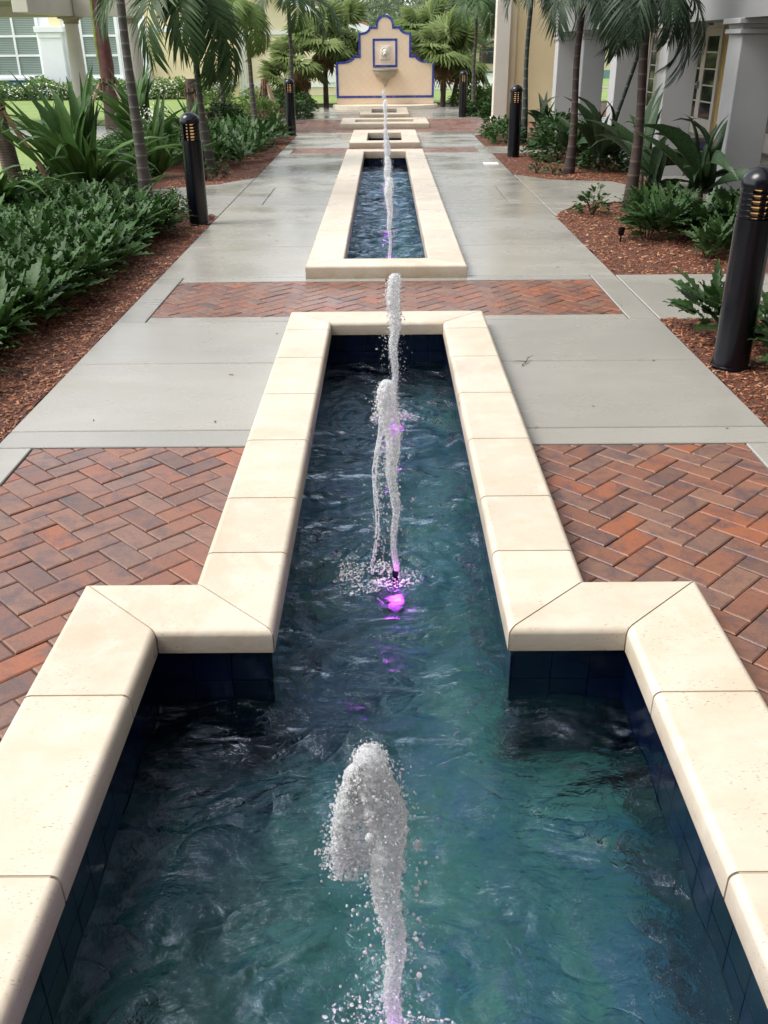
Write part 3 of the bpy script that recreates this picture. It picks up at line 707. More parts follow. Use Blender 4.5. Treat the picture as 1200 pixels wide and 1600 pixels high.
# ------------------------------------------------------------------ wall fountain
WY = 29.1; WC = .03
half = [(1.40, .11), (1.40, 1.21), (1.23, 1.22)]
half += [(1.23 - .33 * math.sin(a) , 1.22 + .15 * (1 - math.cos(a))) for a in (PI / 8, PI / 4, 3 * PI / 8, PI / 2)]
half += [(.745, 1.37), (.745, 1.94), (.68, 1.945)] + [(.68 - .24 * math.sin(a), 1.945 + .155 * (1 - math.cos(a))) for a in (PI / 8, PI / 4, 3 * PI / 8, PI / 2)]
half += [(.26, 2.10)] + [(.26 * math.cos(a), 2.12 + .27 * math.sin(a)) for a in [i * PI / 16 for i in range(1, 8)]]
out_ = half + [(0, 2.39)] + [(-x, z) for x, z in half[::-1]]
def inset(P, d):
    n = len(P); Q = []
    for i in range(n):
        p, q, r = Vector(P[i - 1]), Vector(P[i]), Vector(P[(i + 1) % n]); a = (q - p).normalized(); b = (r - q).normalized()
        na, nb = Vector((-a.y, a.x)), Vector((-b.y, b.x)); m = (na + nb); m = m / max(.4, m.length_squared) * 2 if m.length > .1 else na
        Q.append(tuple(q + m * d * .5 * 1.0 if False else q + (na + nb) * d / max(.5, 1 + na.dot(nb))))
    return Q
wt = thing('wall_fountain', 'peach wall fountain with scalloped top, blue tile edging and lion mask ending the walk', 'wall fountain', (WC, WY, 0))
m = MB()
fr = [m.bm.verts.new((x, 0, z)) for x, z in out_]; bk = [m.bm.verts.new((x, .34, z)) for x, z in out_]
m.bm.faces.new(fr); m.bm.faces.new(bk[::-1])
for i in range(len(out_)): m.bm.faces.new((fr[i], bk[i], bk[(i + 1) % len(out_)], fr[(i + 1) % len(out_)]))
m.build('wall_panel', MT['peach'], wt)
def tile_path(P, w, y0, y1, closed, name, step=.085):
    m = MB(); P2 = inset(P, w) if closed else None; n = len(P)
    for i in range(n if closed else n - 1):
        a, b = Vector(P[i]), Vector(P[(i + 1) % n]); c, d = Vector(P2[(i + 1) % n]), Vector(P2[i])
        k = max(1, round((b - a).length / step))
        for j in range(k):
            u, v = (j + .03) / k, (j + .97) / k
            q = [a.lerp(b, u), a.lerp(b, v), d.lerp(c, v), d.lerp(c, u)]
            f = [m.bm.verts.new((p.x, y0, p.y)) for p in q]; g_ = [m.bm.verts.new((p.x, y1, p.y)) for p in q]
            m.bm.faces.new(f); m.bm.faces.new(g_[::-1])
            for s in range(4): m.bm.faces.new((f[s], g_[s], g_[(s + 1) % 4], f[(s + 1) % 4]))
    return m.build(name, MT['blue'], wt)
o2 = [(x * 1.004, z + .004 if z > .2 else .27) for x, z in out_]
tile_path(o2, .062, -.012, .346, True, 'blue_tile_edging')
tile_path([(.35, 1.07), (.35, 1.80), (-.35, 1.80), (-.35, 1.07)], .058, -.012, .0, True, 'niche_tile_frame', .06)
MB().box((-.29, -.004, 1.13), (.29, .01, 1.745)).build('niche_panel', plain('niche_plaster', (.82, .65, .50), .7), wt)
# lion mask
lm = MB(); lm.box((-.135, -.03, 1.27), (.135, 0, 1.62), .008, 2); lp = lm.build('mask_plate', MT['lion'], wt)
lm = MB()
def blob(c, r, n=(14, 9), am=.0):
    rings = []
    for i in range(1, n[1]):
        a = PI * i / n[1]; rings.append((math.sin(a), math.cos(a)))
    vs = [[lm.bm.verts.new((c[0] + r[0] * s * math.cos(2 * PI * k / n[0]), c[1] + r[1] * s * math.sin(2 * PI * k / n[0]), c[2] + r[2] * cz)) for k in range(n[0])] for s, cz in rings]
    t_, b_ = lm.bm.verts.new((c[0], c[1], c[2] + r[2])), lm.bm.verts.new((c[0], c[1], c[2] - r[2]))
    for A, B in zip(vs, vs[1:]):
        for k in range(n[0]): lm.bm.faces.new((A[k], A[(k + 1) % n[0]], B[(k + 1) % n[0]], B[k]))
    for k in range(n[0]): lm.bm.faces.new((t_, vs[0][(k + 1) % n[0]], vs[0][k])); lm.bm.faces.new((b_, vs[-1][k], vs[-1][(k + 1) % n[0]]))
blob((0, -.04, 1.46), (.075, .05, .085)); blob((0, -.095, 1.425), (.034, .035, .026)); blob((-.028, -.07, 1.40), (.03, .028, .022)); blob((.028, -.07, 1.40), (.03, .028, .022))
blob((0, -.075, 1.46), (.018, .03, .045)); blob((0, -.06, 1.355), (.03, .025, .014)); blob((-.036, -.08, 1.485), (.018, .012, .009)); blob((.036, -.08, 1.485), (.018, .012, .009))
blob((-.062, -.045, 1.545), (.02, .02, .022)); blob((.062, -.045, 1.545), (.02, .02, .022))
for i in range(13):
    a = R(-60 + i * 25); blob((.098 * math.cos(a), -.032, 1.455 + .115 * math.sin(a)), (.026, .022, .038 if i % 2 else .03), (8, 6))
lm.build('lion_face', MT['lion'], lp, sm=R(60))
MB().lathe([(.012, 0), (.012, .04)], (0, 0, 0), 10).build('spout', MT['steel'], lp, sm=R(40)).matrix_local = Matrix.Translation((0, -.06, 1.375)) @ Matrix.Rotation(R(90), 4, 'X')
MB().lathe([(.012, .55), (.03, .60), (.075, .66), (.085, .70), (.10, .705), (.105, .735), (.13, .745), (.14, .78), (.20, .80), (.27, .84), (.315, .90), (.33, .96), (.325, .985), (.345, .99), (.365, 1.0), (.365, 1.03), (.33, 1.035), (.30, .97), (.1, .93)], (0, -.06, 0), 36).build('bracket_bowl', MT['stone'], wt, sm=R(35))
MB().lathe([(.305, .975), (.3, .99)], (0, -.06, 0), 30).build('dark_bowl_water', MT['glass'], wt)  # dark glossy disc as water in the bowl
arc = [(1.52, .3), (1.52, -.1)] + [(1.5 * math.cos(a), -.1 - .95 * math.sin(a)) for a in [i * PI / 24 for i in range(1, 24)]] + [(-1.52, -.1), (-1.52, .3)]
m = MB(); m.prism([(x, y) for x, y in arc][::-1], -.01, .105, .02, 3); m.build('curved_step', MT['step'], wt, sm=R(35))

# ------------------------------------------------------------------ bollards
def bollard(label, x, y, rz=0):
    t = thing('bollard_light', label, 'bollard light', (x, y, 0), rz, 'bollard lights along the walk')
    r = .098
    MB().lathe([(r * 1.0, .0), (r, .80), (r - .006, .805)], n=32).build('post', MT['black'], t, sm=R(40))
    MB().lathe([(r + .010, -.005), (r + .010, .008), (r + .003, .012)], n=32).build('base_plate', MT['black'], t, sm=R(40))
    for k in range(5):
        z = .815 + k * .028
        MB().lathe([(r - .028, z + .010), (r, z - .002), (r + .001, z + .004), (r - .028, z + .0155)], n=32).build('louver', MT['black'], t, sm=R(30))
    MB().lathe([(.034, .80), (.04, .85), (.034, .955)], (0, -.03, 0), n=20).build('lamp_glass', MT['amber'], t, sm=R(40))
    m = MB()
    for k in range(6):
        a = k * PI / 3 + .5; m.box((.072 * math.cos(a) - .012, .072 * math.sin(a) - .012, .80), (.072 * math.cos(a) + .012, .072 * math.sin(a) + .012, .955))
    a0 = PI / 2
    m.build('louver_rib', MT['black'], t)
    MB().box((-.075, .0, .80), (-.045, .03, .955)).box((.045, .0, .80), (.075, .03, .955)).box((-.045, .008, .80), (.045, .03, .955)).build('reflector_back', MT['black'], t)
    sh = MB(); n = 20   # solid shell round the back half of the lamp
    for k in range(n):
        a, b = R(-50) + R(280) * k / n, R(-50) + R(280) * (k + 1) / n
        q = [(r - .006, a), (r - .006, b), (r - .014, b), (r - .014, a)]
        lo = [sh.bm.verts.new((p * math.cos(c), p * math.sin(c), .80)) for p, c in q]; hi = [sh.bm.verts.new((p * math.cos(c), p * math.sin(c), .955)) for p, c in q]
        for s in range(4): sh.bm.faces.new((lo[s], lo[(s + 1) % 4], hi[(s + 1) % 4], hi[s]))
    sh.build('lamp_shield', MT['black'], t)
    MB().lathe([(r - .02, .950), (r, .952), (r + .002, .97)] + [((r + .002) * math.cos(a), .97 + .088 * math.sin(a)) for a in [i * PI / 20 for i in range(1, 10)]] + [(.002, 1.0585)], n=32).build('dome_cap', MT['black'], t, sm=R(50))
    return t
bollard('black bollard light nearest on the right, beside the brick paving', 1.93, 4.97)
bollard('black bollard light on the left at the tip of the big green bed', -1.92, 9.75)
bollard('black bollard light on the right in front of the yellow pier', 2.08, 15.85)
bollard('black bollard light on the left at the far end of the shrub bed', -1.90, 20.15)
bollard('farthest black bollard light, right of the wall fountain', 1.97, 25.1)

# ------------------------------------------------------------------ plants
def frond(L=1.15, droop=1.7, lift=.2, n=24, ll=.40, lw=.05, seed=0, vee=.5):
    r = np.random.default_rng(seed); pts = []; a = lift; x = z = 0; ang = []
    N = 30
    for i in range(N + 1):
        pts.append((x, z)); ang.append(a); x += L / N * math.cos(a); z += L / N * math.sin(a); a -= droop / N * (.3 + 1.4 * i / N)
    V = []; F4 = []
    def at(t):
        k = min(N, int(t * N)); return pts[k], ang[k]
    for s in (-1, 1):
        w = .010
        base = len(V)
        for i in range(N + 1): V += [(pts[i][0], s * w * (1 - i / N * .8), pts[i][1]), (pts[i][0], 0, pts[i][1] + .012 * (1 - i / N))]
        for i in range(N): k = base + 2 * i; F4.append((k, k + 2, k + 3, k + 1))
    for i in range(n):
        t = .16 + .84 * (i + .5) / n; (px, pz), a = at(t)
        for s in (-1, 1):
            l = ll * (.55 + .45 * math.sin(PI * min(1, t * 1.05) ** .8)) * (1 if t < .8 else 1 - (t - .8) * 2.0) * r.uniform(.85, 1.1); wd = lw * r.uniform(.8, 1.1)
            th = R(62 - 38 * t) + r.normal(0, .06); up = vee * r.uniform(.7, 1.2) - .3 * t; dz = r.uniform(.25, .55)
            fx, fz = math.cos(a), math.sin(a); base = len(V)
            for j, (u, wf) in enumerate(((0, .35), (.3, 1), (.65, .85), (1, .08))):
                along = u * l * math.cos(th); side = u * l * math.sin(th); vert = u * l * up * .5 - dz * l * u * u
                cx = px + fx * along - fz * vert * .3; cz = pz + fz * along + vert; cy = s * (side + .006)
                hw = wd * wf / 2; V += [(cx - hw * fx, cy, cz - hw * fz + hw * .4), (cx + hw * fx, cy, cz + hw * fz - hw * .1)]
            for j in range(3): k = base + 2 * j; F4.append((k, k + 2, k + 3, k + 1))
    return np.array(V), [np.array(F4)]
FR = [frond(seed=1), frond(droop=2.1, seed=2), frond(droop=1.4, lift=.3, seed=3)]
def crown_mesh(name, n, mat, seed, fr=FR, sc=1.0, lo=-25, hi=75, z=0):
    r = np.random.default_rng(seed); parts = []
    for i in range(n):
        k = (i * 0.618) % 1; pitch = R(lo + (hi - lo) * k); yaw = i * 2.39996 + r.normal(0, .12)
        s = sc * r.uniform(.85, 1.1)
        parts.append(bake(fr[i % len(fr)], [(0, 0, z + .06 * k)], np.array([yaw]), np.array([-pitch * -1]) , np.array([r.normal(0, .2)]), np.array([s])))
    return merge(parts)
def slim_palm(label, x, y, h, r0=.062, seed=0, lean=(0, 0), sc=1.0, n=11, tm='trunk', pm='palm', group='slim feather palms', lo=-30, hi=70, shaft='shaftg'):
    t = thing('palm_tree', label, 'palm tree', (x, y, 0), 0, group)
    rr = random.Random(seed); pts = []; rad = []
    for i in range(15):
        u = i / 14; pts.append((lean[0] * u + .015 * math.sin(u * 7 + seed), lean[1] * u, -.02 + h * u)); rad.append(r0 * (1.35 - .55 * min(1, u * 2.2) + (.2 * (1 - u * 8) if u < .12 else 0)))
    MB().tube(pts, rad, 14).build('trunk', MT[tm], t, sm=R(60))
    e = pts[-1]; cs = MB().tube([(e[0], e[1], e[2] - .01), (e[0], e[1], e[2] + .1 * sc), (e[0], e[1], e[2] + .38 * sc)], [r0 * .8, r0 * 1.0, r0 * .42], 12).build('crownshaft', MT[shaft], t, sm=R(60))
    V, F = crown_mesh('crown', n, pm, seed, sc=sc, lo=lo, hi=hi)
    npmesh('crown', V + np.array([e[0], e[1], e[2] + .3 * sc]), F, MT[pm], t)
    return t
slim_palm('tall slender dark trunk of a palm left of the walk, its crown above the picture', -2.72, 10.85, 3.3, .056, 1, (.0, 0), n=10, tm='trunk')
slim_palm('feather palm with low drooping fronds behind the bollard on the left', -2.52, 14.05, 2.12, .054, 2, (-.12, 0), 1.35, n=16, pm='palm', lo=-65)
slim_palm('paler feather palm with yellow green fronds, middle of the left row', -2.76, 21.4, 2.2, .056, 3, (-.12, 0), 1.15, n=15, pm='palmy', lo=-60)
slim_palm('feather palm just beyond the far left bollard, fronds reaching over the walk', -2.42, 26.2, 2.4, .06, 4, (0.05, 0), 1.35, n=12, pm='palm')
slim_palm('feather palm between the left row and the yellow house wall', -3.9, 24.2, 2.3, .06, 14, (0.05, 0), 1.2, n=11, pm='palm')
slim_palm('dark shaded palm nearest on the right, standing in the shrub bed by the arcade', 2.70, 10.5, 2.02, .058, 5, (-.04, 0), 1.0, n=16, tm='trunkbr', pm='palmd', shaft='shaftg', lo=-50)
slim_palm('dark shaded palm second on the right, in front of the grey pillars', 2.60, 13.7, 2.06, .055, 6, (.0, 0), 1.05, n=16, tm='trunkbr', pm='palmd', lo=-45)
slim_palm('thin palm behind the right bollard against the yellow pier', 2.58, 18.4, 2.5, .05, 7, (.0, 0), 1.2, n=12, tm='trunkgr', pm='palmd')
slim_palm('thin palm with arching fronds right of the wall fountain', 2.36, 26.6, 2.25, .05, 8, (.0, 0), 1.35, n=12, pm='palm')
slim_palm('very thin dark palm leaning beside the third grey pillar', 3.25, 14.6, 1.9, .035, 9, (.45, 0), .8, n=9, tm='trunkgr', pm='palmd')

def staked(label, x, y, h, r0, shz, seed, stakes, th=.9, mat='bark', wd='wood', lean=0):
    t = thing('staked_palm', label, 'palm tree', (x, y, 0), 0, 'newly planted palms held by wooden stakes')
    pts = [(lean * i / 12, 0, -.02 + shz * i / 12) for i in range(13)]
    MB().tube(pts, [r0 * (1.25 - .3 * i / 12 + .03 * (i % 2)) for i in range(13)], 16).build('trunk', MT[mat], t, sm=R(60))
    if h > shz:
        MB().tube([(lean, 0, shz - .03), (lean + .01, 0, shz + .3), (lean - .03, 0, h)], [r0 * .95, r0 * 1.08, r0 * .6], 16).build('crownshaft', MT['shaft'], t, sm=R(60))
        MB().tube([(lean - r0 * .75, -.07, shz + .1), (lean - r0 * .85, -.06, shz + .7), (lean - r0 * .6, -.03, h)], [r0 * .2, r0 * .32, r0 * .3], 8).build('leaf_sheath', MT['shaftg'], t, sm=R(60))
        V, F = crown_mesh('crown', 11, 'palm', seed, sc=1.9, lo=-10, hi=70); npmesh('crown', V + np.array([lean, 0, h - .05]), F, MT['palm'], t)
    m = MB(); nb = 9
    for k in range(nb):
        a = 2 * PI * k / nb; c, s = math.cos(a), math.sin(a); R0 = r0 * 1.12
        m.tube([(lean * th / shz + c * R0, s * R0, th - .12), (lean * th / shz + c * R0, s * R0, th + .12)], .025, 4)
    m.build('batten_collar', MT['woodd'], t)
    MB().lathe([(r0 * 1.32, th), (r0 * 1.32, th + .03)], (lean * th / shz, 0, 0), 20).build('strap', MT['black'], t)
    for a, d, w in stakes:
        a = R(a); c, s = math.cos(a), math.sin(a)
        MB().tube([(c * d, s * d, -.02), (lean * th / shz + c * r0 * 1.25, s * r0 * 1.25, th)], .042 if w == 'wood' else .032, 4).build('stake', MT[w], t)
    return t
staked('thick palm with purple and green shaft propped by pale stakes near the porch columns', -6.12, 22.4, 3.4, .15, .95, 21, [(200, .75, 'wood'), (-35, .75, 'wood'), (60, .7, 'woodd')])
staked('leaning brown trunk at the left edge propped by a pale board and a dark stake', -4.86, 12.7, 2.0, .095, 2.0, 22, [(-20, .62, 'woodd'), (-120, .3, 'wood'), (170, .7, 'wood')], .92, 'bark', lean=-.2)
staked('short brown palm stump with shaggy bark behind the left feather palm', -4.75, 25.0, .95, .17, .95, 23, [(-70, .5, 'woodd')], .6)
staked('slim staked palm with two pale poles behind the far left bollard', -3.15, 26.6, .9, .06, .9, 24, [(-30, .3, 'wood'), (20, .35, 'wood'), (200, .3, 'woodd')], .75)

# fan palms beside the wall fountain
def fanleaf(rad=.42, pet=.45, seg=20, seed=0):
    r = np.random.default_rng(seed); V = [(0, -.008, 0), (0, .008, 0), (pet, .006, 0), (pet, -.006, 0)]; F4 = [(0, 1, 2, 3)]; F3 = []
    for i in range(seg):
        a = R(-140 + 280 * (i + .5) / seg); L = rad * (1 - .25 * abs(a) / PI) * r.uniform(.85, 1.1); d = R(280 / seg) * .46; dr = r.uniform(.1, .35)
        b = len(V); c0, c1 = math.cos, math.sin
        m_ = .55 * L
        V += [(pet, 0, 0), (pet + m_ * math.cos(a - d), m_ * math.sin(a - d), .02 - .03), (pet + m_ * math.cos(a), m_ * math.sin(a), .03), (pet + m_ * math.cos(a + d), m_ * math.sin(a + d), -.01), (pet + L * math.cos(a), L * math.sin(a), -dr * L)]
        F3 += [(b, b + 1, b + 2), (b, b + 2, b + 3), (b + 1, b + 4, b + 2), (b + 2, b + 4, b + 3)]
    return np.array(V), [np.array(F4), np.array(F3)]
FL = [fanleaf(seed=i) for i in range(3)]
def fan_palm(label, x, y, h, seed, sc=1.0, n=26, lean=(0, 0)):
    t = thing('fan_palm', label, 'fan palm', (x, y, 0), 0, 'fan palms beside the wall fountain'); r = np.random.default_rng(seed)
    MB().tube([(0, 0, -.02), (lean[0] * .5, lean[1] * .5, h * .5), (lean[0], lean[1], h)], [.085, .07, .06], 12).build('trunk', MT['bark'], t, sm=R(60))
    def mk(n, lo, hi, s0):
        parts = []
        for i in range(n):
            k = (i * .618) % 1; parts.append(bake(FL[i % 3], [(lean[0], lean[1], h - .04)], np.array([i * 2.4 + r.normal(0, .2)]), np.array([R(lo + (hi - lo) * k)]), np.array([r.normal(0, .4)]), np.array([s0 * r.uniform(.8, 1.15)])))
        return merge(parts)
    V, F = mk(n, -35, 85, sc); npmesh('crown', V, F, MT['fan'], t)
    V, F = mk(7, -75, -40, sc * .8); npmesh('dead_fronds', V, F, MT['fanb'], t)
fan_palm('tall fan palm close to the left edge of the wall fountain', -1.75, 30.2, 1.75, 31, 1.37, 40)
fan_palm('fan palm leaning left, second from the wall fountain on the left', -2.25, 29.7, 1.25, 32, 1.23, 38, (-.2, 0))
fan_palm('low fan palm at the outer left of the clump by the fountain', -2.8, 30.4, .75, 33, 1.10, 34, (-.15, 0))
fan_palm('fan palm rising behind the left shoulder of the wall fountain', -1.15, 31.4, 1.95, 34, 1.43, 38)
fan_palm('fan palm close to the right edge of the wall fountain with two dark trunks below', 1.75, 30.0, 1.45, 35, 1.43, 40, (.05, 0))
fan_palm('fan palm leaning right, second from the wall fountain on the right', 2.05, 30.3, 1.25, 36, 1.30, 38, (.25, 0))
fan_palm('fan palm rising behind the right shoulder of the wall fountain', 1.35, 31.6, 1.95, 37, 1.43, 38)

# strap-leaved lilies
ST = [strip(1, .082, 8, d, .25, l) for d, l in ((.7, .2), (1.3, .3), (.35, .1), (2.0, .4))]
STB = [strip(1, .15, 8, d, .3, l, .45, c) for d, l, c in ((1.0, .2, .3), (1.6, .3, -.4), (.5, .1, .3), (2.2, .4, -.2))]
def lily(name, label, cat, x, y, L, n, seed, mat='lily', st=ST, z=0, stem=0, group=None, lo=25, hi=85, yb=None):
    t = thing(name, label, cat, (x, y, 0), 0, group); r = np.random.default_rng(seed); parts = []
    for i in range(n):
        k = (i * .618) % 1; pitch = R(lo + (hi - lo) * k); l = L * r.uniform(.7, 1.1)
        p = (r.normal(0, .045), r.normal(0, .045), stem + r.uniform(-.05, .05) * (1 if stem else .2))
        parts.append(bake(st[r.integers(4)], [p], np.array([i * 2.4 + r.normal(0, .25)]), np.array([pitch]), np.array([r.normal(0, .35)]), np.array([[l, l * r.uniform(.8, 1.2), l]])))
    V, F = merge(parts); npmesh('leaves', V, F, MT[mat], t, sm=True)
    if stem: MB().tube([(0, 0, -.02), (0, 0, stem + .04)], [.035, .025], 8).build('stem', MT['bark'], t, sm=R(60))
    return t
gL = 'large strap leaved lilies left of the walk'
lily('strap_lily', 'largest strap leaved lily, in front of the slender palm trunk on the left', 'lily', -3.55, 11.5, 1.5, 60, 41, group=gL)
lily('strap_lily', 'strap leaved lily cut by the left edge of the picture', 'lily', -4.0, 9.7, 1.35, 44, 42, group=gL)
lily('strap_lily', 'strap leaved lily between the slender trunk and the left bollard, pale leaves', 'lily', -4.0, 16.6, 1.5, 54, 43, group=gL)
lily('strap_lily', 'strap leaved lily just left of the largest lily, under the dark stake', 'lily', -4.25, 12.7, 1.25, 36, 44, group=gL)
lily('strap_lily', 'small strap leaved lily behind the ground cover at the recess corner', 'lily', -3.15, 12.1, .55, 18, 45, group=gL)
lily('strap_lily', 'strap leaved lily beside the drooping feather palm trunk', 'lily', -3.35, 17.4, 1.1, 34, 46, group=gL)
lily('strap_lily', 'strap leaved lily right of the largest one, partly behind the trunk', 'lily', -3.2, 13.6, 1.15, 34, 47, group=gL)
gR = 'broad leaved dracaenas along the arcade'
lily('dracaena', 'broad leaved dark plant in front of the nearest arcade pillar, leaves reaching right', 'dracaena', 3.2, 9.75, 1.0, 17, 51, 'lilyd', STB, 0, .28, gR, 5, 80)
lily('dracaena', 'broad leaved dark plant in front of the second arcade pillar', 'dracaena', 3.15, 11.9, .95, 20, 52, 'lilyd', STB, 0, .25, gR, 5, 80)
lily('dracaena', 'broad leaved plant in front of the third arcade pillar, tall upright leaves', 'dracaena', 3.05, 13.9, .95, 20, 53, 'lilyd', STB, 0, .2, gR, 10, 85)
lily('dracaena', 'broad leaved plant just right of the near shaded palm trunk', 'dracaena', 3.05, 10.9, .65, 18, 54, 'lilyd', STB, 0, .15, gR, 0, 80)
lily('dracaena', 'broad leaved plant at the base of the yellow pier', 'dracaena', 3.0, 18.4, .75, 20, 55, 'lilyd', STB, 0, .2, gR, 5, 80)
lily('dracaena', 'broad leaved plant between the second shaded palm and the pillars', 'dracaena', 2.95, 15.0, .65, 18, 56, 'lilyd', STB, 0, .15, gR, 5, 80)
lily('dracaena', 'potted spiky dark plant on the arcade floor beside the french door', 'dracaena', 4.75, 16.3, .42, 26, 57, 'lilyd', ST, 0, .5, gR, 0, 85)

# lobed ground cover and leafy shrubs
LB = [lobed(1.0, .46, 4), lobed(.9, .40, 4), lobed(1.15, .44, 5)]; OV = ovate()
def clump(cx, cy, rad, hgt_, n, ls, r, base=LB):
    a = r.uniform(0, 6.3, n); k = r.uniform(0, 1, n); q = rad * .25 * np.sqrt(r.uniform(0, 1, n))
    P = np.stack([cx + q * np.cos(a), cy + q * np.sin(a), hgt_ * r.uniform(.0, .55, n)], 1); pitch = np.radians(12 + 62 * k)
    parts = []
    for b in range(len(base)):
        m_ = np.arange(n) % len(base) == b
        parts.append(bake(base[b], P[m_], a[m_] + r.normal(0, .3, m_.sum()), pitch[m_], r.normal(0, .35, m_.sum()), ls * r.uniform(.75, 1.15, m_.sum())))
    return merge(parts)
def cover(name, label, P, st, hgt_, n, ls, seed, mat, kind='stuff', base=LB, x0=-5, x1=4, y0=0, y1=31):
    r = np.random.default_rng(seed); parts = []
    y = y0; row = 0
    while y < y1:
        x = x0 + (row % 2) * st / 2
        while x < x1:
            px, py = x + r.normal(0, st * .12), y + r.normal(0, st * .12)
            if inpoly(px, py, P): parts.append(clump(px, py, st, hgt_ * r.uniform(.8, 1.15), n, ls, r, base))
            x += st
        y += st * .87; row += 1
    V, F = merge(parts); return tag(npmesh(name, V, F, MT[mat]), label, 'ground cover', kind=kind)
cover('ground_cover', 'dense dark green lobed ground cover filling the near left bed', [(-2.28, 2.6), (-2.26, 5.5), (-2.20, 8.2), (-2.08, 9.4), (-2.5, 9.85), (-3.3, 10.2), (-4.7, 9.2), (-4.7, 2.6)], .19, .27, 34, .18, 61, 'xan')
cover('ground_cover', 'leafy green ground cover between the two left bollards', [(-2.05, 14.6), (-1.98, 19.0), (-2.1, 19.9), (-3.7, 19.4), (-3.7, 15.8), (-2.9, 14.4)], .33, .33, 26, .20, 62, 'xan')
def blanket(name, label, P, z0, z1, n, ls, seed, mat, cat='shrub', x=(-5, 4), y=(0, 31)):
    r = np.random.default_rng(seed); pts = []
    while len(pts) < n:
        q = (r.uniform(*x), r.uniform(*y))
        if inpoly(q[0], q[1], P):
            top = z1 * (.65 + .5 * (noise.noise((q[0] * 2.2, q[1] * 2.2, seed)) + .35)); pts.append((q[0], q[1], z0 + (max(top, .1) - z0) * r.uniform(.1, 1) ** .5))
    n = len(pts); V, F = bake(OV, np.array(pts), r.uniform(0, 6.3, n), r.uniform(-.4, .9, n), r.normal(0, .5, n), ls * r.uniform(.6, 1.3, n))
    return tag(npmesh(name, V, F, MT[mat]), label, cat, kind='stuff')
blanket('creeping_cover', 'small leaved pale ground cover at the foot of the large lilies', [(-2.9, 10.9), (-3.2, 13.5), (-3.4, 15.2), (-4.8, 15.2), (-4.8, 10.0), (-3.6, 10.3)], 0, .22, 5200, .075, 63, 'bush', 'ground cover', x=(-5, -2.5), y=(9, 16))
blanket('creeping_cover', 'low mixed greenery under the palms between the lilies and the far lawn', [(-2.6, 13.9), (-3.4, 15.6), (-3.7, 19.4), (-4.8, 19.4), (-4.8, 15.0)], 0, .35, 5200, .085, 64, 'bush', 'ground cover', x=(-5, -2), y=(13, 20))

def shrub(label, x, y, rx, ry, h, n, ls, seed, mat='bush', name='shrub', group=None, base=OV, z0=.02):
    t = thing(name, label, 'shrub', (x, y, 0), 0, group); r = np.random.default_rng(seed)
    d = r.normal(0, 1, (n, 3)); d /= np.linalg.norm(d, axis=1)[:, None]; d[:, 2] = np.abs(d[:, 2]); q = r.uniform(.35, 1, n) ** .5
    lump = np.array([1 + .35 * noise.noise(Vector(v) * 2.2 + Vector((seed, 0, 0))) for v in d])
    P = d * (q * lump)[:, None] * np.array([rx, ry, h]) + np.array([0, 0, z0])
    yaw = np.arctan2(d[:, 1], d[:, 0]) + r.normal(0, .7, n); pitch = np.arcsin(np.clip(d[:, 2], -1, 1)) * .6 + r.normal(-.1, .4, n)
    V, F = bake(base, P, yaw, pitch, r.normal(0, .5, n), ls * r.uniform(.6, 1.3, n)); npmesh('foliage', V, F, MT[mat], t)
    m = MB()
    for i in range(5):
        a = i * 1.26; m.tube([(0, 0, -.02), (rx * .3 * math.cos(a), ry * .3 * math.sin(a), h * .45), (rx * .6 * math.cos(a), ry * .6 * math.sin(a), h * .75)], [.012, .008, .004], 5)
    m.build('stems', MT['twig'], t)
    return t
def xplant(label, x, y, rad, h, n, ls, seed, mat='xanr'):
    t = thing('lobed_shrub', label, 'shrub', (x, y, 0), 0, 'lobed leafy shrubs in the right beds'); r = np.random.default_rng(seed)
    parts = [clump(r.normal(0, rad * .35), r.normal(0, rad * .35), rad, h, n // 4, ls, r) for _ in range(4)]
    V, F = merge(parts); npmesh('foliage', V, F, MT[mat], t)
    m = MB()
    for i in range(4): m.tube([(.03 * math.cos(i * 1.6), .03 * math.sin(i * 1.6), -.02), (.08 * math.cos(i * 1.6), .08 * math.sin(i * 1.6), h * .5)], [.012, .006], 5)
    m.build('stems', MT['twig'], t)
xplant('bright leafy shrub at the front left of the right bed, below the near palm', 2.42, 8.75, .42, .32, 230, .17, 71)
xplant('leafy shrub just behind the front one in the right bed', 2.75, 9.4, .4, .32, 220, .165, 72)
xplant('leafy shrub in the middle of the right bed with one yellow leaf beside it', 3.05, 8.6, .42, .32, 230, .165, 73)
xplant('leafy shrub at the right end of the right bed behind the near bollard', 3.35, 9.2, .4, .34, 220, .165, 74)
xplant('low leafy shrub at the very front of the right bed by the side path', 2.75, 7.95, .34, .22, 160, .15, 171)
xplant('leafy shrub between the twiggy shrub and the near shaded palm', 2.75, 9.95, .3, .22, 130, .15, 172)
xplant('low leafy shrub at the front right of the right bed beside the bollard', 3.3, 8.15, .34, .24, 160, .15, 173)
xplant('small arching shrub behind the near bollard by the side path', 2.12, 5.55, .26, .26, 90, .19, 75)
xplant('lobed shrub right of the near bollard at the picture edge', 2.3, 4.85, .34, .24, 120, .18, 76)
xplant('lobed shrub low at the right edge in front of the near bollard', 2.5, 4.35, .3, .2, 100, .17, 77)
shrub('small twiggy shrub alone at the rounded tip of the right bed', 2.2, 10.15, .2, .2, .24, 150, .07, 78, 'bush')
gS = 'dark shrubs under the arcade palms'
shrub('dark rounded shrub behind the right bollard light', 2.75, 15.4, .5, .55, .5, 900, .1, 79, 'xanr', group=gS)
shrub('dark shrub at the foot of the thin palm by the yellow pier', 3.0, 17.2, .5, .6, .55, 900, .1, 80, 'xanr', group=gS)
shrub('dark shrub spreading below the second shaded palm', 3.2, 14.2, .4, .5, .35, 600, .1, 81, 'xanr', group=gS)
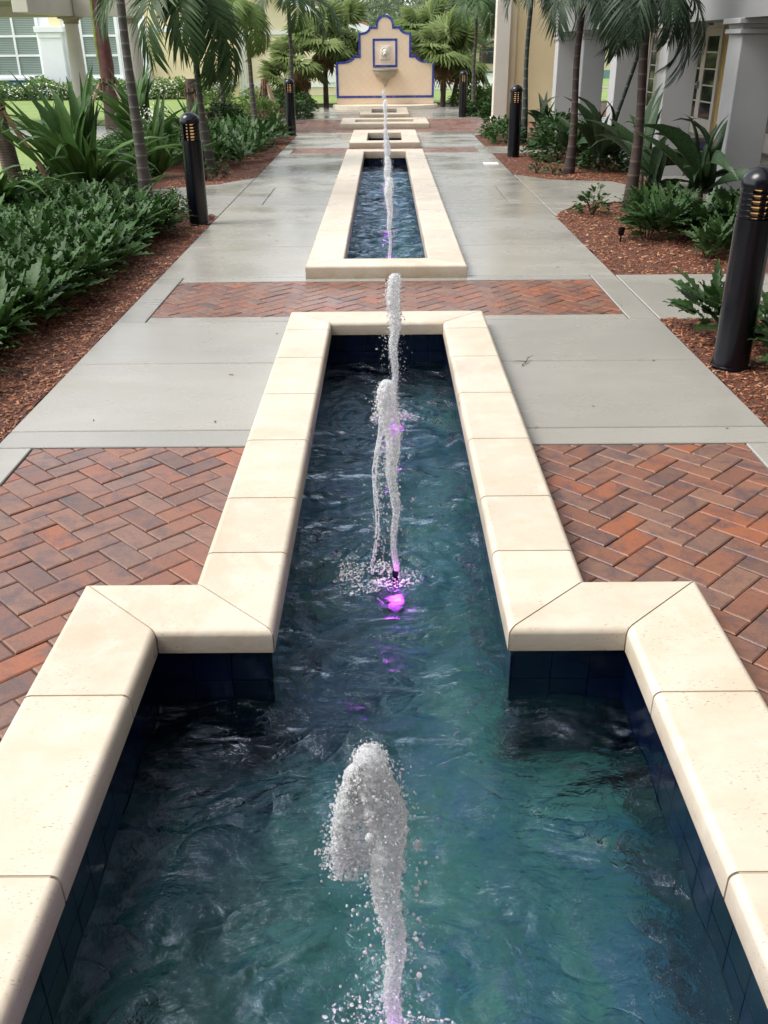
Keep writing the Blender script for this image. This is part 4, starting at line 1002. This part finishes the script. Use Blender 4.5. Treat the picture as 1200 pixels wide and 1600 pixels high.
shrub('green shrub at the tip of the small bed left of the right bollard', 2.25, 18.3, .35, .5, .38, 600, .09, 82, 'bush', group=gS)
shrub('green shrub further back in the small bed beside the beige pillar', 2.2, 19.5, .3, .4, .34, 420, .09, 83, 'bush', group=gS)
shrub('tiny sprig near the second shaded palm trunk', 2.35, 13.55, .12, .12, .17, 60, .07, 84, 'bush')
shrub('tiny sprig at the path edge in front of the second shaded palm', 2.15, 13.75, .1, .12, .14, 50, .06, 85, 'bush')
shrub('small upright sprig beside the slender left palm trunk', -2.3, 10.5, .1, .1, .26, 90, .06, 86, 'bush')
shrub('small sprig left of the slender palm at the recess edge', -2.05, 10.1, .14, .14, .22, 110, .07, 87, 'bush')
shrub('small dark sprig on the mulch behind the left bollard', -2.45, 13.2, .1, .1, .2, 80, .06, 88, 'xanr')
shrub('small sprig at the foot of the drooping feather palm', -2.25, 13.5, .1, .1, .18, 70, .06, 89, 'bush')
gB = 'shrubs at the far left bed'
for lab, x, y, s, c in (('low shrub right behind the far left bollard', -2.15, 25.1, .36, 'bush'), ('light green shrub left of the far left bollard', -3.1, 25.3, .5, 'hedge'), ('pale shrub under the pale poles', -2.9, 27.6, .5, 'bush'),
                        ('light shrub close to the yellow house wall', -3.7, 28.8, .6, 'hedge'), ('low shrub in front of the left fan palms', -2.35, 28.4, .45, 'bush'), ('dark shrub near the stumpy palm', -3.9, 24.0, .45, 'xanr'), ('shrub beside the pale kerb under the yellow green palm', -3.6, 23.9, .3, 'bush'),
                        ('shrub at the far left corner by the white band of the house', -4.6, 27.6, .6, 'hedge'), ('shrub between the fan palms and the house', -3.2, 30.2, .55, 'hedge')):
    shrub(lab, x, y, s, s, s * .9, int(1500 * s), .1, int(abs(x * 100)), c, group=gB)
gH = 'bright shrubs beyond the right bollard'
for lab, x, y, s, h, c in (('bright hedge shrub immediately right of the fan palms', 2.6, 30.0, .6, .55, 'hedge'), ('bright hedge shrub behind the farthest bollard', 3.3, 29.6, .6, .55, 'hedge'), ('bright hedge shrub left of the beige pillar', 4.1, 29.4, .7, .6, 'hedge'),
                           ('low shrub at the foot of the farthest thin palm', 2.45, 25.6, .4, .28, 'bush'), ('dark shrub between the farthest palm and the beige pillar', 3.0, 26.3, .5, .4, 'xanr'), ('low shrub in front of the farthest bollard bed', 2.7, 24.9, .3, .25, 'bush')):
    shrub(lab, x, y, s, s * .8, h, int(2000 * s), .11, int(x * 100), c, group=gH)
# white-flowered plants
for lab, x, y in (('white flowering plant beside the slender palm trunk', -3.55, 15.2), ('white flowering plant behind the drooping feather palm', -4.4, 26.2)):
    t = shrub(lab, x, y, .2, .2, .75, 160, .09, 90 + int(y), 'bush'); r = np.random.default_rng(int(y)); n = 140
    P = np.stack([r.normal(0, .1, n), r.normal(0, .1, n), .7 + r.normal(0, .07, n)], 1); V, F = bake(OV, P, r.uniform(0, 6, n), r.uniform(-1, 1, n), r.uniform(-1, 1, n), r.uniform(.03, .05, n)); npmesh('flowers', V, F, MT['flower'], t)

# hedge in front of the left building
hp = thing('hedge', 'long low light green hedge along the foot of the white windowed building', 'hedge', (0, 0, 0)); r = np.random.default_rng(5)
n = 11000; P = np.stack([r.uniform(-19, -5.3, n), r.uniform(34.4, 35.5, n), r.uniform(0, 1, n)], 1); P[:, 2] = .03 + P[:, 2] * np.array([.55 + .35 * noise.noise((p[0] * 1.3, p[1], 0)) for p in P])
V, F = bake(OV, P, r.uniform(0, 6.3, n), r.uniform(-.3, 1, n), r.normal(0, .5, n), r.uniform(.09, .2, n)); npmesh('foliage', V, F, MT['hedge'], hp)
n = 700; P = np.stack([r.uniform(-13, -7, n), r.uniform(34.25, 34.5, n), r.uniform(.1, .55, n)], 1); V, F = bake(OV, P, r.uniform(0, 6.3, n), r.uniform(-.3, 1, n), r.normal(0, .5, n), r.uniform(.06, .12, n)); npmesh('white_flowers', V, F, MT['flower'], hp)

# ------------------------------------------------------------------ buildings
def part(name, mat, parent, *boxes, bev=0):
    if name in ('trim_band', 'corner_board', 'painted_wall_panel', 'base_board', 'yellow_panel', 'beam_block', 'cross_beam', 'beam') and len(boxes) > 1:
        for b in boxes: o = part(name, mat, parent, b, bev=bev)
        return o
    m = MB()
    for b in boxes: m.box(*b, bev)
    return m.build(name, MT[mat], parent)
bl_ = thing('left_building', 'white and yellow building with large white windows across the lawn on the left', 'building', (0, 36, 0))
part('wall', 'white', bl_, ((-20, .02, .0), (-8.9, .3, 5)))
part('yellow_panel', 'yellow', bl_, ((-8.3, .0, .0), (-5.2, .3, 5)))
part('yellow_inset', 'yellow', bl_, ((-11.62, -.02, 2.2), (-11.2, .02, 5)))
part('base_board', 'bluepaint', bl_, ((-20, -.03, .0), (-12.05, .02, .62)), ((-10.0, -.03, 0), (-9.3, .02, .62)))
part('pilaster', 'white', bl_, ((-12.0, -.18, .0), (-11.2, .02, 2.12)), bev=.01)
part('pilaster', 'white', bl_, ((-9.05, -.18, .0), (-8.25, .02, 2.05)), bev=.01)
part('cornice_cap', 'white', bl_, ((-12.1, -.26, 2.12), (-11.1, .02, 2.3)), ((-12.0, -.22, 1.95), (-11.2, -.182, 2.05)), bev=.01)
part('cornice_cap', 'white', bl_, ((-9.15, -.26, 2.05), (-8.15, .02, 2.22)), bev=.01)
part('trim_band', 'white', bl_, ((-8.14, -.06, 2.1), (-5.2, 0, 2.25)), ((-8.24, -.06, .42), (-5.2, 0, .55)), ((-8.9, -.05, 2.3), (-8.35, .02, 5)))
def window(parent, x0, x1, z0, z1, cols, rows, y=0.0, fw=.07):
    f = MB(); f.box((x0 - .1, y - .05, z0 - .1), (x1 + .1, y + .015, z0)); f.box((x0 - .1, y - .05, z1), (x1 + .1, y + .015, z1 + .1)); f.box((x0 - .1, y - .05, z0), (x0, y + .015, z1)); f.box((x1, y - .05, z0), (x1 + .1, y + .015, z1))
    for i in range(1, cols): xx = x0 + (x1 - x0) * i / cols; f.box((xx - fw / 2, y - .04, z0), (xx + fw / 2, y + .012, z1))
    for c_ in range(cols):
        a = x0 + (x1 - x0) * c_ / cols + (fw / 2 if c_ else 0); b = x0 + (x1 - x0) * (c_ + 1) / cols - (fw / 2 if c_ < cols - 1 else 0)
        for zz, w in zip([z0 + (z1 - z0) * k / rows for k in range(1, rows)], [fw] * 9): f.box((a, y - .038, zz - w / 2), (b, y + .012, zz + w / 2))
    w = f.build('window', MT['white'], parent)
    part('pane', 'blind', w, ((x0 - .01, y + .004, z0 - .01), (x1 + .01, y + .014, z1 + .01)))
    part('sill', 'white', w, ((x0 - .16, y - .12, z0 - .17), (x1 + .16, y - .052, z0 - .1)))
window(bl_, -14.5, -12.1, .8, 2.62, 3, 3); window(bl_, -10.5, -9.35, .78, 2.62, 2, 3); window(bl_, -18.3, -15.6, .8, 2.62, 3, 3)
by = thing('yellow_house', 'pale yellow house wall with slim white downpipe behind the left palms', 'building', (0, 36.6, 0))
part('wall', 'cream', by, ((-5.15, .0, 0), (-1.75, .3, 2.55)))
part('trim_band', 'white', by, ((-5.15, -.06, .30), (-1.75, 0, .45)), ((-5.15, -.08, 2.0), (-1.75, 0, 2.12)))
part('corner_board', 'white', by, ((-5.2, -.1, 0), (-4.95, -.002, 2.0)), ((-2.1, -.1, .45), (-1.75, -.002, 2.0)))
m = MB(); m.tube([(-3.45, -.1, .35), (-3.45, -.1, 2.0)], .025, 8); m.build('downpipe', MT['steel'], by, sm=R(40))
m = MB()
V = [(-6.6, -.5, 4.35), (-.55, -.5, 2.22), (-.55, -.5, 2.32), (-6.6, -.5, 4.47)]
a = [m.bm.verts.new(v) for v in V]; b = [m.bm.verts.new((x, 4, z)) for x, y, z in V]; m.bm.faces.new(a); m.bm.faces.new(b[::-1])
for i in range(4): m.bm.faces.new((a[i], b[i], b[(i + 1) % 4], a[(i + 1) % 4]))
m.build('roof', MT['roof'], by)
m = MB(); V = [(-6.6, -.52, 4.1), (-.5, -.52, 1.98), (-.5, -.52, 2.215), (-6.6, -.52, 4.34)]; a = [m.bm.verts.new(v) for v in V]; b = [m.bm.verts.new((x, -.4, z)) for x, y, z in V]; m.bm.faces.new(a); m.bm.faces.new(b[::-1])
for i in range(4): m.bm.faces.new((a[i], b[i], b[(i + 1) % 4], a[(i + 1) % 4]))
m.build('fascia', MT['white'], by)
m = MB(); V = [(-5.15, .01, 2.551), (-1.75, .01, 2.551), (-5.15, .01, 3.8)]; a = [m.bm.verts.new(v) for v in V]; b = [m.bm.verts.new((x, .29, z)) for x, y, z in V]; m.bm.faces.new(a); m.bm.faces.new(b[::-1])
for i in range(3): m.bm.faces.new((a[i], b[i], b[(i + 1) % 3], a[(i + 1) % 3]))
m.build('gable', MT['cream'], by)
# porch with round columns on the left lawn
pc = thing('porch', 'cream porch with round columns and flat beam across the lawn at the upper left', 'porch', (0, 24.5, 0))
for x in (-7.38, -5.97, -9.6):
    c_ = MB().lathe([(.24, 0), (.24, .1), (.2, .12), (.185, .2), (.175, 1.2), (.155, 2.1), (.155, 2.13)], (x, 0, 0), 28).build('column', MT['offwhite'], pc, sm=R(35))
    MB().lathe([(.157, 2.13), (.18, 2.15), (.17, 2.18), (.19, 2.21), (.21, 2.24)], (x, 0, 0), 28).build('capital', MT['stone'], c_, sm=R(35))
part('beam', 'offwhite', pc, ((-7.25, -.14, 2.28), (-5.78, .2, 2.9)), ((-7.58, -3.2, 2.285), (-7.26, .2, 2.895)), ((-13, -.15, 2.28), (-7.6, .2, 2.9)), bev=.008)
part('beam_block', 'stone', pc, ((-7.62, -.24, 2.24), (-7.16, .24, 2.279)), ((-6.16, -.22, 2.24), (-5.74, .24, 2.279)))
part('soffit', 'olive', pc, ((-13, -3.2, 2.5), (-7.6, -.16, 2.56)))

rb_ = thing('arcade_building', 'grey shaded arcade building with square pillars and french doors on the right', 'building', (0, 0, 0))
part('floor_slab', 'concrete', rb_, ((3.55, -3, -.04), (8.2, 24.2, .03)))
for k, y in enumerate((4.9, 7.65, 10.38, 13.0, 15.8, 18.5, 21.2)):
    c_ = part('pillar', 'pillar', rb_, ((3.6, y, .02), (4.0, y + .4, 1.70)), bev=.008)
    part('pillar_cap', 'pillar', c_, ((3.565, y - .035, 1.70), (4.035, y + .435, 1.745)), ((3.54, y - .06, 1.79), (4.06, y + .46, 1.84)), ((3.59, y - .01, 1.745), (4.01, y + .41, 1.79)), bev=.005)
part('beam', 'grey', rb_, ((3.58, -3, 1.84), (4.02, 21.7, 2.35)))
part('upper_wall', 'grey', rb_, ((3.5, -3, 2.35), (3.9, 24.2, 6.6)))  # upper storey raised out of view to darken the arcade side
part('ceiling', 'olive', rb_, ((4.02, -3, 2.2), (6.0, 24.2, 2.28)))
part('cross_beam', 'grey', rb_, *[((4.021, y + .05, 1.9), (5.9, y + .35, 2.199)) for y in (7.65, 10.38, 13.0, 15.8, 18.5, 21.2)])
part('roof', 'roof', rb_, ((2.75, -3.2, 6.6), (8.4, 24.6, 6.75)))
part('back_wall', 'grey', rb_, ((6.0, -3, .03), (6.2, 24.2, 6.6)))
part('painted_wall_panel', 'ochre', rb_, ((5.95, 15.75, .03), (6.0, 16.3, 1.9)), ((5.95, 17.6, .03), (6.0, 17.98, 1.9)), ((5.95, 14.0, .03), (6.0, 14.5, 1.9)), ((5.95, 10.6, .03), (6.0, 12.3, 1.9)), ((5.95, 23.0, .03), (6.0, 23.6, 1.9)))
def frdoor(y0, y1, n=2, z0=.08, z1=1.86):
    d = part('door', 'offwhite', rb_, ((5.9, y0 - .08, z0), (5.98, y0, z1 + .09)), ((5.9, y1, z0), (5.98, y1 + .08, z1 + .09)), ((5.9, y0, z1), (5.98, y1, z1 + .09)))
    w = (y1 - y0) / n
    for k in range(n):
        a, b = y0 + k * w + .004, y0 + (k + 1) * w - .004; s = .11
        lf = part('door_leaf', 'offwhite', d, ((5.92, a, z0), (5.965, a + s, z1 - .004)), ((5.92, b - s, z0), (5.965, b, z1 - .004)), ((5.92, a + s, z0), (5.965, b - s, z0 + .28)), ((5.92, a + s, z1 - .13), (5.965, b - s, z1 - .004)),
                  *[((5.93, a + s, z), (5.96, b - s, z + .025)) for z in [z0 + .28 + (z1 - z0 - .41) * q / 5 for q in range(1, 5)]])
        part('glass', 'glass', lf, ((5.938, a + s - .005, z0 + .27), (5.945, b - s + .005, z1 - .12)))
frdoor(18.05, 19.85); frdoor(21.4, 22.8); frdoor(14.6, 15.7, 1); frdoor(12.4, 13.9)
part('threshold', 'concrete', rb_, ((5.3, 17.95, .031), (5.9, 19.95, .08)))
part('door_handle', 'steel', rb_, ((5.87, 18.99, .85), (5.919, 19.01, .98)))
tag(part('door_mat', 'mat', None, ((5.0, 16.3, .031), (5.75, 17.6, .046)), bev=.004), 'dark blue door mat on the arcade floor in front of the french door', 'door mat')

yp = thing('yellow_pier', 'tall yellow wall pier with beige square pillar, at the far end of the arcade', 'wall', (0, 23.2, 0))
part('wall', 'yellow', yp, ((2.98, .1, 0), (3.95, .6, 4.6)))
part('corner_pillar', 'offwhite', yp, ((2.50, -.2, 0), (2.82, .12, 4.6)), bev=.01)
part('pillar_base', 'offwhite', yp, ((2.47, -.23, 0), (2.85, .15, .12)), bev=.01)
part('side_pilaster', 'cream', yp, ((2.83, .0, 0), (2.979, .5, 4.6)))

# unseen building behind the viewer, added to block sky light
eb_ = thing('sky_block_building', 'tall grey unseen building behind the viewer, added to block sky light', 'building', (0, -3.2, 0))
part('wall', 'grey', eb_, ((-9, -.4, 0), (-1.5, 0, 7)), ((1.5, -.4, 0), (9, 0, 7)), ((-1.5, -.4, 2.6), (1.5, 0, 7)))
part('shade_canopy', 'grey', eb_, ((-3.2, .01, 3.5), (3.2, 2.6, 3.8)))  # unseen canopy on columns, added for dark reflections in the near pool
for x in (-2.9, 2.9):
    MB().lathe([(.24, 0), (.24, .12), (.18, .2), (.16, 3.3), (.22, 3.36), (.22, 3.49)], (x, 2.3, 0), 24).build('shade_canopy_column', MT['offwhite'], eb_, sm=R(35))
part('door', 'offwhite', eb_, ((-1.5, -.35, 0), (1.5, -.25, 2.6)))
part('roof', 'roof', eb_, ((-9.4, -4, 7), (9.4, .9, 7.2)))
# far background
bt = thing('red_roof_house', 'distant pale house with red tile roof at the upper right behind the trees', 'building', (7.4, 62, 0))
part('wall', 'cream', bt, ((-3.2, 0, 0), (8, 6, 1.9))); part('roof', 'roof', bt, ((-3.6, -.5, 1.95), (8.4, 2.5, 2.6)), bev=.05); part('window', 'glass', bt, ((-1.6, -.05, .6), (-.6, 0, 1.5)), ((1.2, -.05, .6), (2.2, 0, 1.5)))
part('eave', 'white', bt, ((-3.6, -.56, 1.82), (8.4, -.502, 1.95)))
fb = thing('court_fence', 'green screened sports court fence on the far lawn at the right', 'fence', (0, 52, 0))
for i in range(8): m = MB().tube([(2.6 + i * 1.6, 0, 0), (2.6 + i * 1.6, 0, 1.35)], .03, 6); m.build('post', MT['fence'], fb)
part('windscreen', 'fence', fb, ((2.6, .03, .0), (13.8, .04, .42))); m = MB()
m.tube([(2.6, 0, 1.3), (13.8, 0, 1.3)], .02, 6); m.build('top_rail', MT['fence'], fb)
tag(MB().prism([(1.5, 40), (14, 40), (14, 42.5), (1.5, 42.5)], .02, .05).build('far_footpath', MT['concrete']), kind='structure')
gw = thing('white_garden_wall', 'low white wall glimpsed between the fan palms right of the fountain', 'wall', (0, 44, 0)); part('wall', 'white', gw, ((2.0, 0, 0), (9.0, .25, .45))); part('coping', 'offwhite', gw, ((1.96, -.04, .45), (9.04, .29, .5)))

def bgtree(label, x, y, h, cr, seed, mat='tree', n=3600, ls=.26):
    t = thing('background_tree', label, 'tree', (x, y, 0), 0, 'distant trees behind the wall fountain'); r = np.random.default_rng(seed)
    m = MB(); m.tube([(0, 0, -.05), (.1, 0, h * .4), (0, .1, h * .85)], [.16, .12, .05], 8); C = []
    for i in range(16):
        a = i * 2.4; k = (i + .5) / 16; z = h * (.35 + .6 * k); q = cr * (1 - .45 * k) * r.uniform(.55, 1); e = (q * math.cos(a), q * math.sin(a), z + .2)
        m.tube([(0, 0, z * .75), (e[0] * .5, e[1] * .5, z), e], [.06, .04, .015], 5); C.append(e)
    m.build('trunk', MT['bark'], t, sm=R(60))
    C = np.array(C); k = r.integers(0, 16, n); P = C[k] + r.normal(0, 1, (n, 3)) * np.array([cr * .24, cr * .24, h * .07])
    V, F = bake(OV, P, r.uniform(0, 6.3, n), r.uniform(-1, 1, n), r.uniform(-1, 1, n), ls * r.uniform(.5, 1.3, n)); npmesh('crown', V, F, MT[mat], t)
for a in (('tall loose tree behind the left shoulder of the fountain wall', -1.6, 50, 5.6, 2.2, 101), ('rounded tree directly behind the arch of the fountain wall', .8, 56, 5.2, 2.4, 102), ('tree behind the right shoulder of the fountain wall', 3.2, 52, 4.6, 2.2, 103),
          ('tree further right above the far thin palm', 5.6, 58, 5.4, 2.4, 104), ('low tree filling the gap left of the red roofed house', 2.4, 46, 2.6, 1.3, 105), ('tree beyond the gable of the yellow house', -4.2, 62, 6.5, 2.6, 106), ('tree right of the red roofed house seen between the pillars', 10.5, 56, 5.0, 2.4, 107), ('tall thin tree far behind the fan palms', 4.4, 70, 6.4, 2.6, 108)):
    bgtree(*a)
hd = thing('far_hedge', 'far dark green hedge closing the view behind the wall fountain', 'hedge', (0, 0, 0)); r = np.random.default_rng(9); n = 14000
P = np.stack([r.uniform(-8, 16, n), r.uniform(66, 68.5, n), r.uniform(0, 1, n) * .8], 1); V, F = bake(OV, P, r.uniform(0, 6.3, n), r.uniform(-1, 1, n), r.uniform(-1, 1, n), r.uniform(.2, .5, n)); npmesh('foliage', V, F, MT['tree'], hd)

# ------------------------------------------------------------------ small things
def up(label, x, y):
    t = thing('spotlight', label, 'garden light', (x, y, 0)); MB().lathe([(.008, -.02), (.008, .05)], n=8).build('stake', MT['black'], t); MB().lathe([(.02, .05), (.028, .06), (.03, .12), (.024, .122)], n=14).build('lamp_head', MT['black'], t, sm=R(40))
up('tiny black path light on the mulch at the front of the right bed', 2.16, 8.65)
up('tiny black garden light in the far left bed', -3.55, 25.9)
tg = MB(); tg.tube([(0, 0, .006), (.03, .05, .012), (.05, .12, .02)], [.004, .0035, .002], 5); tg.tube([(.03, .05, .012), (-.015, .07, .01), (-.045, .065, .008)], [.003, .002, .001], 5); tg.tube([(.045, .1, .016), (.075, .11, .03)], [.002, .001], 5)
tag(tg.build('twig', MT['twig'], loc=(.76, 4.98, 0)), 'small forked brown twig lying on the concrete right of the pool coping', 'twig')
V, F = bake(OV, [(0, 0, .09)], np.array([.4]), np.array([1.1]), np.array([.2]), np.array([.075]))
tag(npmesh('fallen_leaf', V, F, MT['yleaf'], loc=(2.8, 8.3, 0)), 'single yellow leaf caught between the shrubs of the right bed', 'leaf')
dr = thing('puddle_glint', 'small white plate standing in for a puddle reflection on the concrete left of the right bollard', 'painted reflection', (1.62, 14.9, 0)); part('cover', 'white', dr, ((-.11, -.13, 0), (.11, .13, .006)), bev=.002)  # white plate paints the bright reflection of a puddle
dr2 = rng.uniform(0, 1, (60, 3)); n = 60
P = np.stack([np.where(dr2[:, 0] > .5, 1, -1) * (.65 + dr2[:, 1] * 1.1), 4 + dr2[:, 2] * 9, np.full(n, .003)], 1); P = P[:60]
V, F = bake(cb, P, U(0, 6, n), U(0, 0, n), U(0, 0, n), np.stack([U(.01, .028, n), U(.004, .01, n), U(.002, .005, n)], 1))
tag(npmesh('stray_bark', V, F, MT['chip']), 'stray flecks of bark scattered on the concrete path', 'debris', kind='stuff')

# ------------------------------------------------------------------ light, camera
w = bpy.data.worlds.new('World'); scn.world = w; w.use_nodes = True; nt = w.node_tree; nt.nodes.clear()
SUN_EL, SUN_AZ = 54, -98     # azimuth measured from +Y towards +X
sky = nt.nodes.new('ShaderNodeTexSky'); sky.sky_type = 'NISHITA'; sky.sun_disc = False; sky.sun_elevation = R(SUN_EL); sky.sun_rotation = R(SUN_AZ)
sky.dust_density = 1.5; sky.air_density = 1.0; sky.ozone_density = 1.0
hs = nt.nodes.new('ShaderNodeHueSaturation'); hs.inputs['Saturation'].default_value = .27; hs.inputs['Value'].default_value = 1.0
bg = nt.nodes.new('ShaderNodeBackground'); bg.inputs['Strength'].default_value = .15; wo = nt.nodes.new('ShaderNodeOutputWorld')
nt.links.new(sky.outputs[0], hs.inputs['Color']); nt.links.new(hs.outputs[0], bg.inputs['Color']); nt.links.new(bg.outputs[0], wo.inputs['Surface'])
sl = bpy.data.lights.new('overcast_sun', 'SUN'); sl.energy = 1.5; sl.angle = R(28); sl.color = (1, .96, .9)
so = bpy.data.objects.new('overcast_sun', sl); COL.objects.link(so)
d = Vector((math.sin(R(SUN_AZ)) * math.cos(R(SUN_EL)), math.cos(R(SUN_AZ)) * math.cos(R(SUN_EL)), math.sin(R(SUN_EL))))
so.rotation_euler = d.to_track_quat('Z', 'Y').to_euler()
cam = bpy.data.cameras.new('camera'); cam.sensor_fit = 'VERTICAL'; cam.sensor_height = 24; cam.lens = 1430 / 1600 * 24; cam.clip_end = 500; cam.clip_start = .05
co = bpy.data.objects.new('camera', cam); COL.objects.link(co)
co.matrix_world = Matrix.Translation((-.01, 0, 1.62)) @ Matrix.Rotation(R(.2), 4, 'Z') @ Matrix.Rotation(R(63), 4, 'X') @ Matrix.Rotation(R(-.5), 4, 'Z')
scn.camera = co
vs = scn.view_settings; vs.view_transform = 'Standard'; vs.look = 'None'; vs.gamma = 1; vs.exposure = 1.18
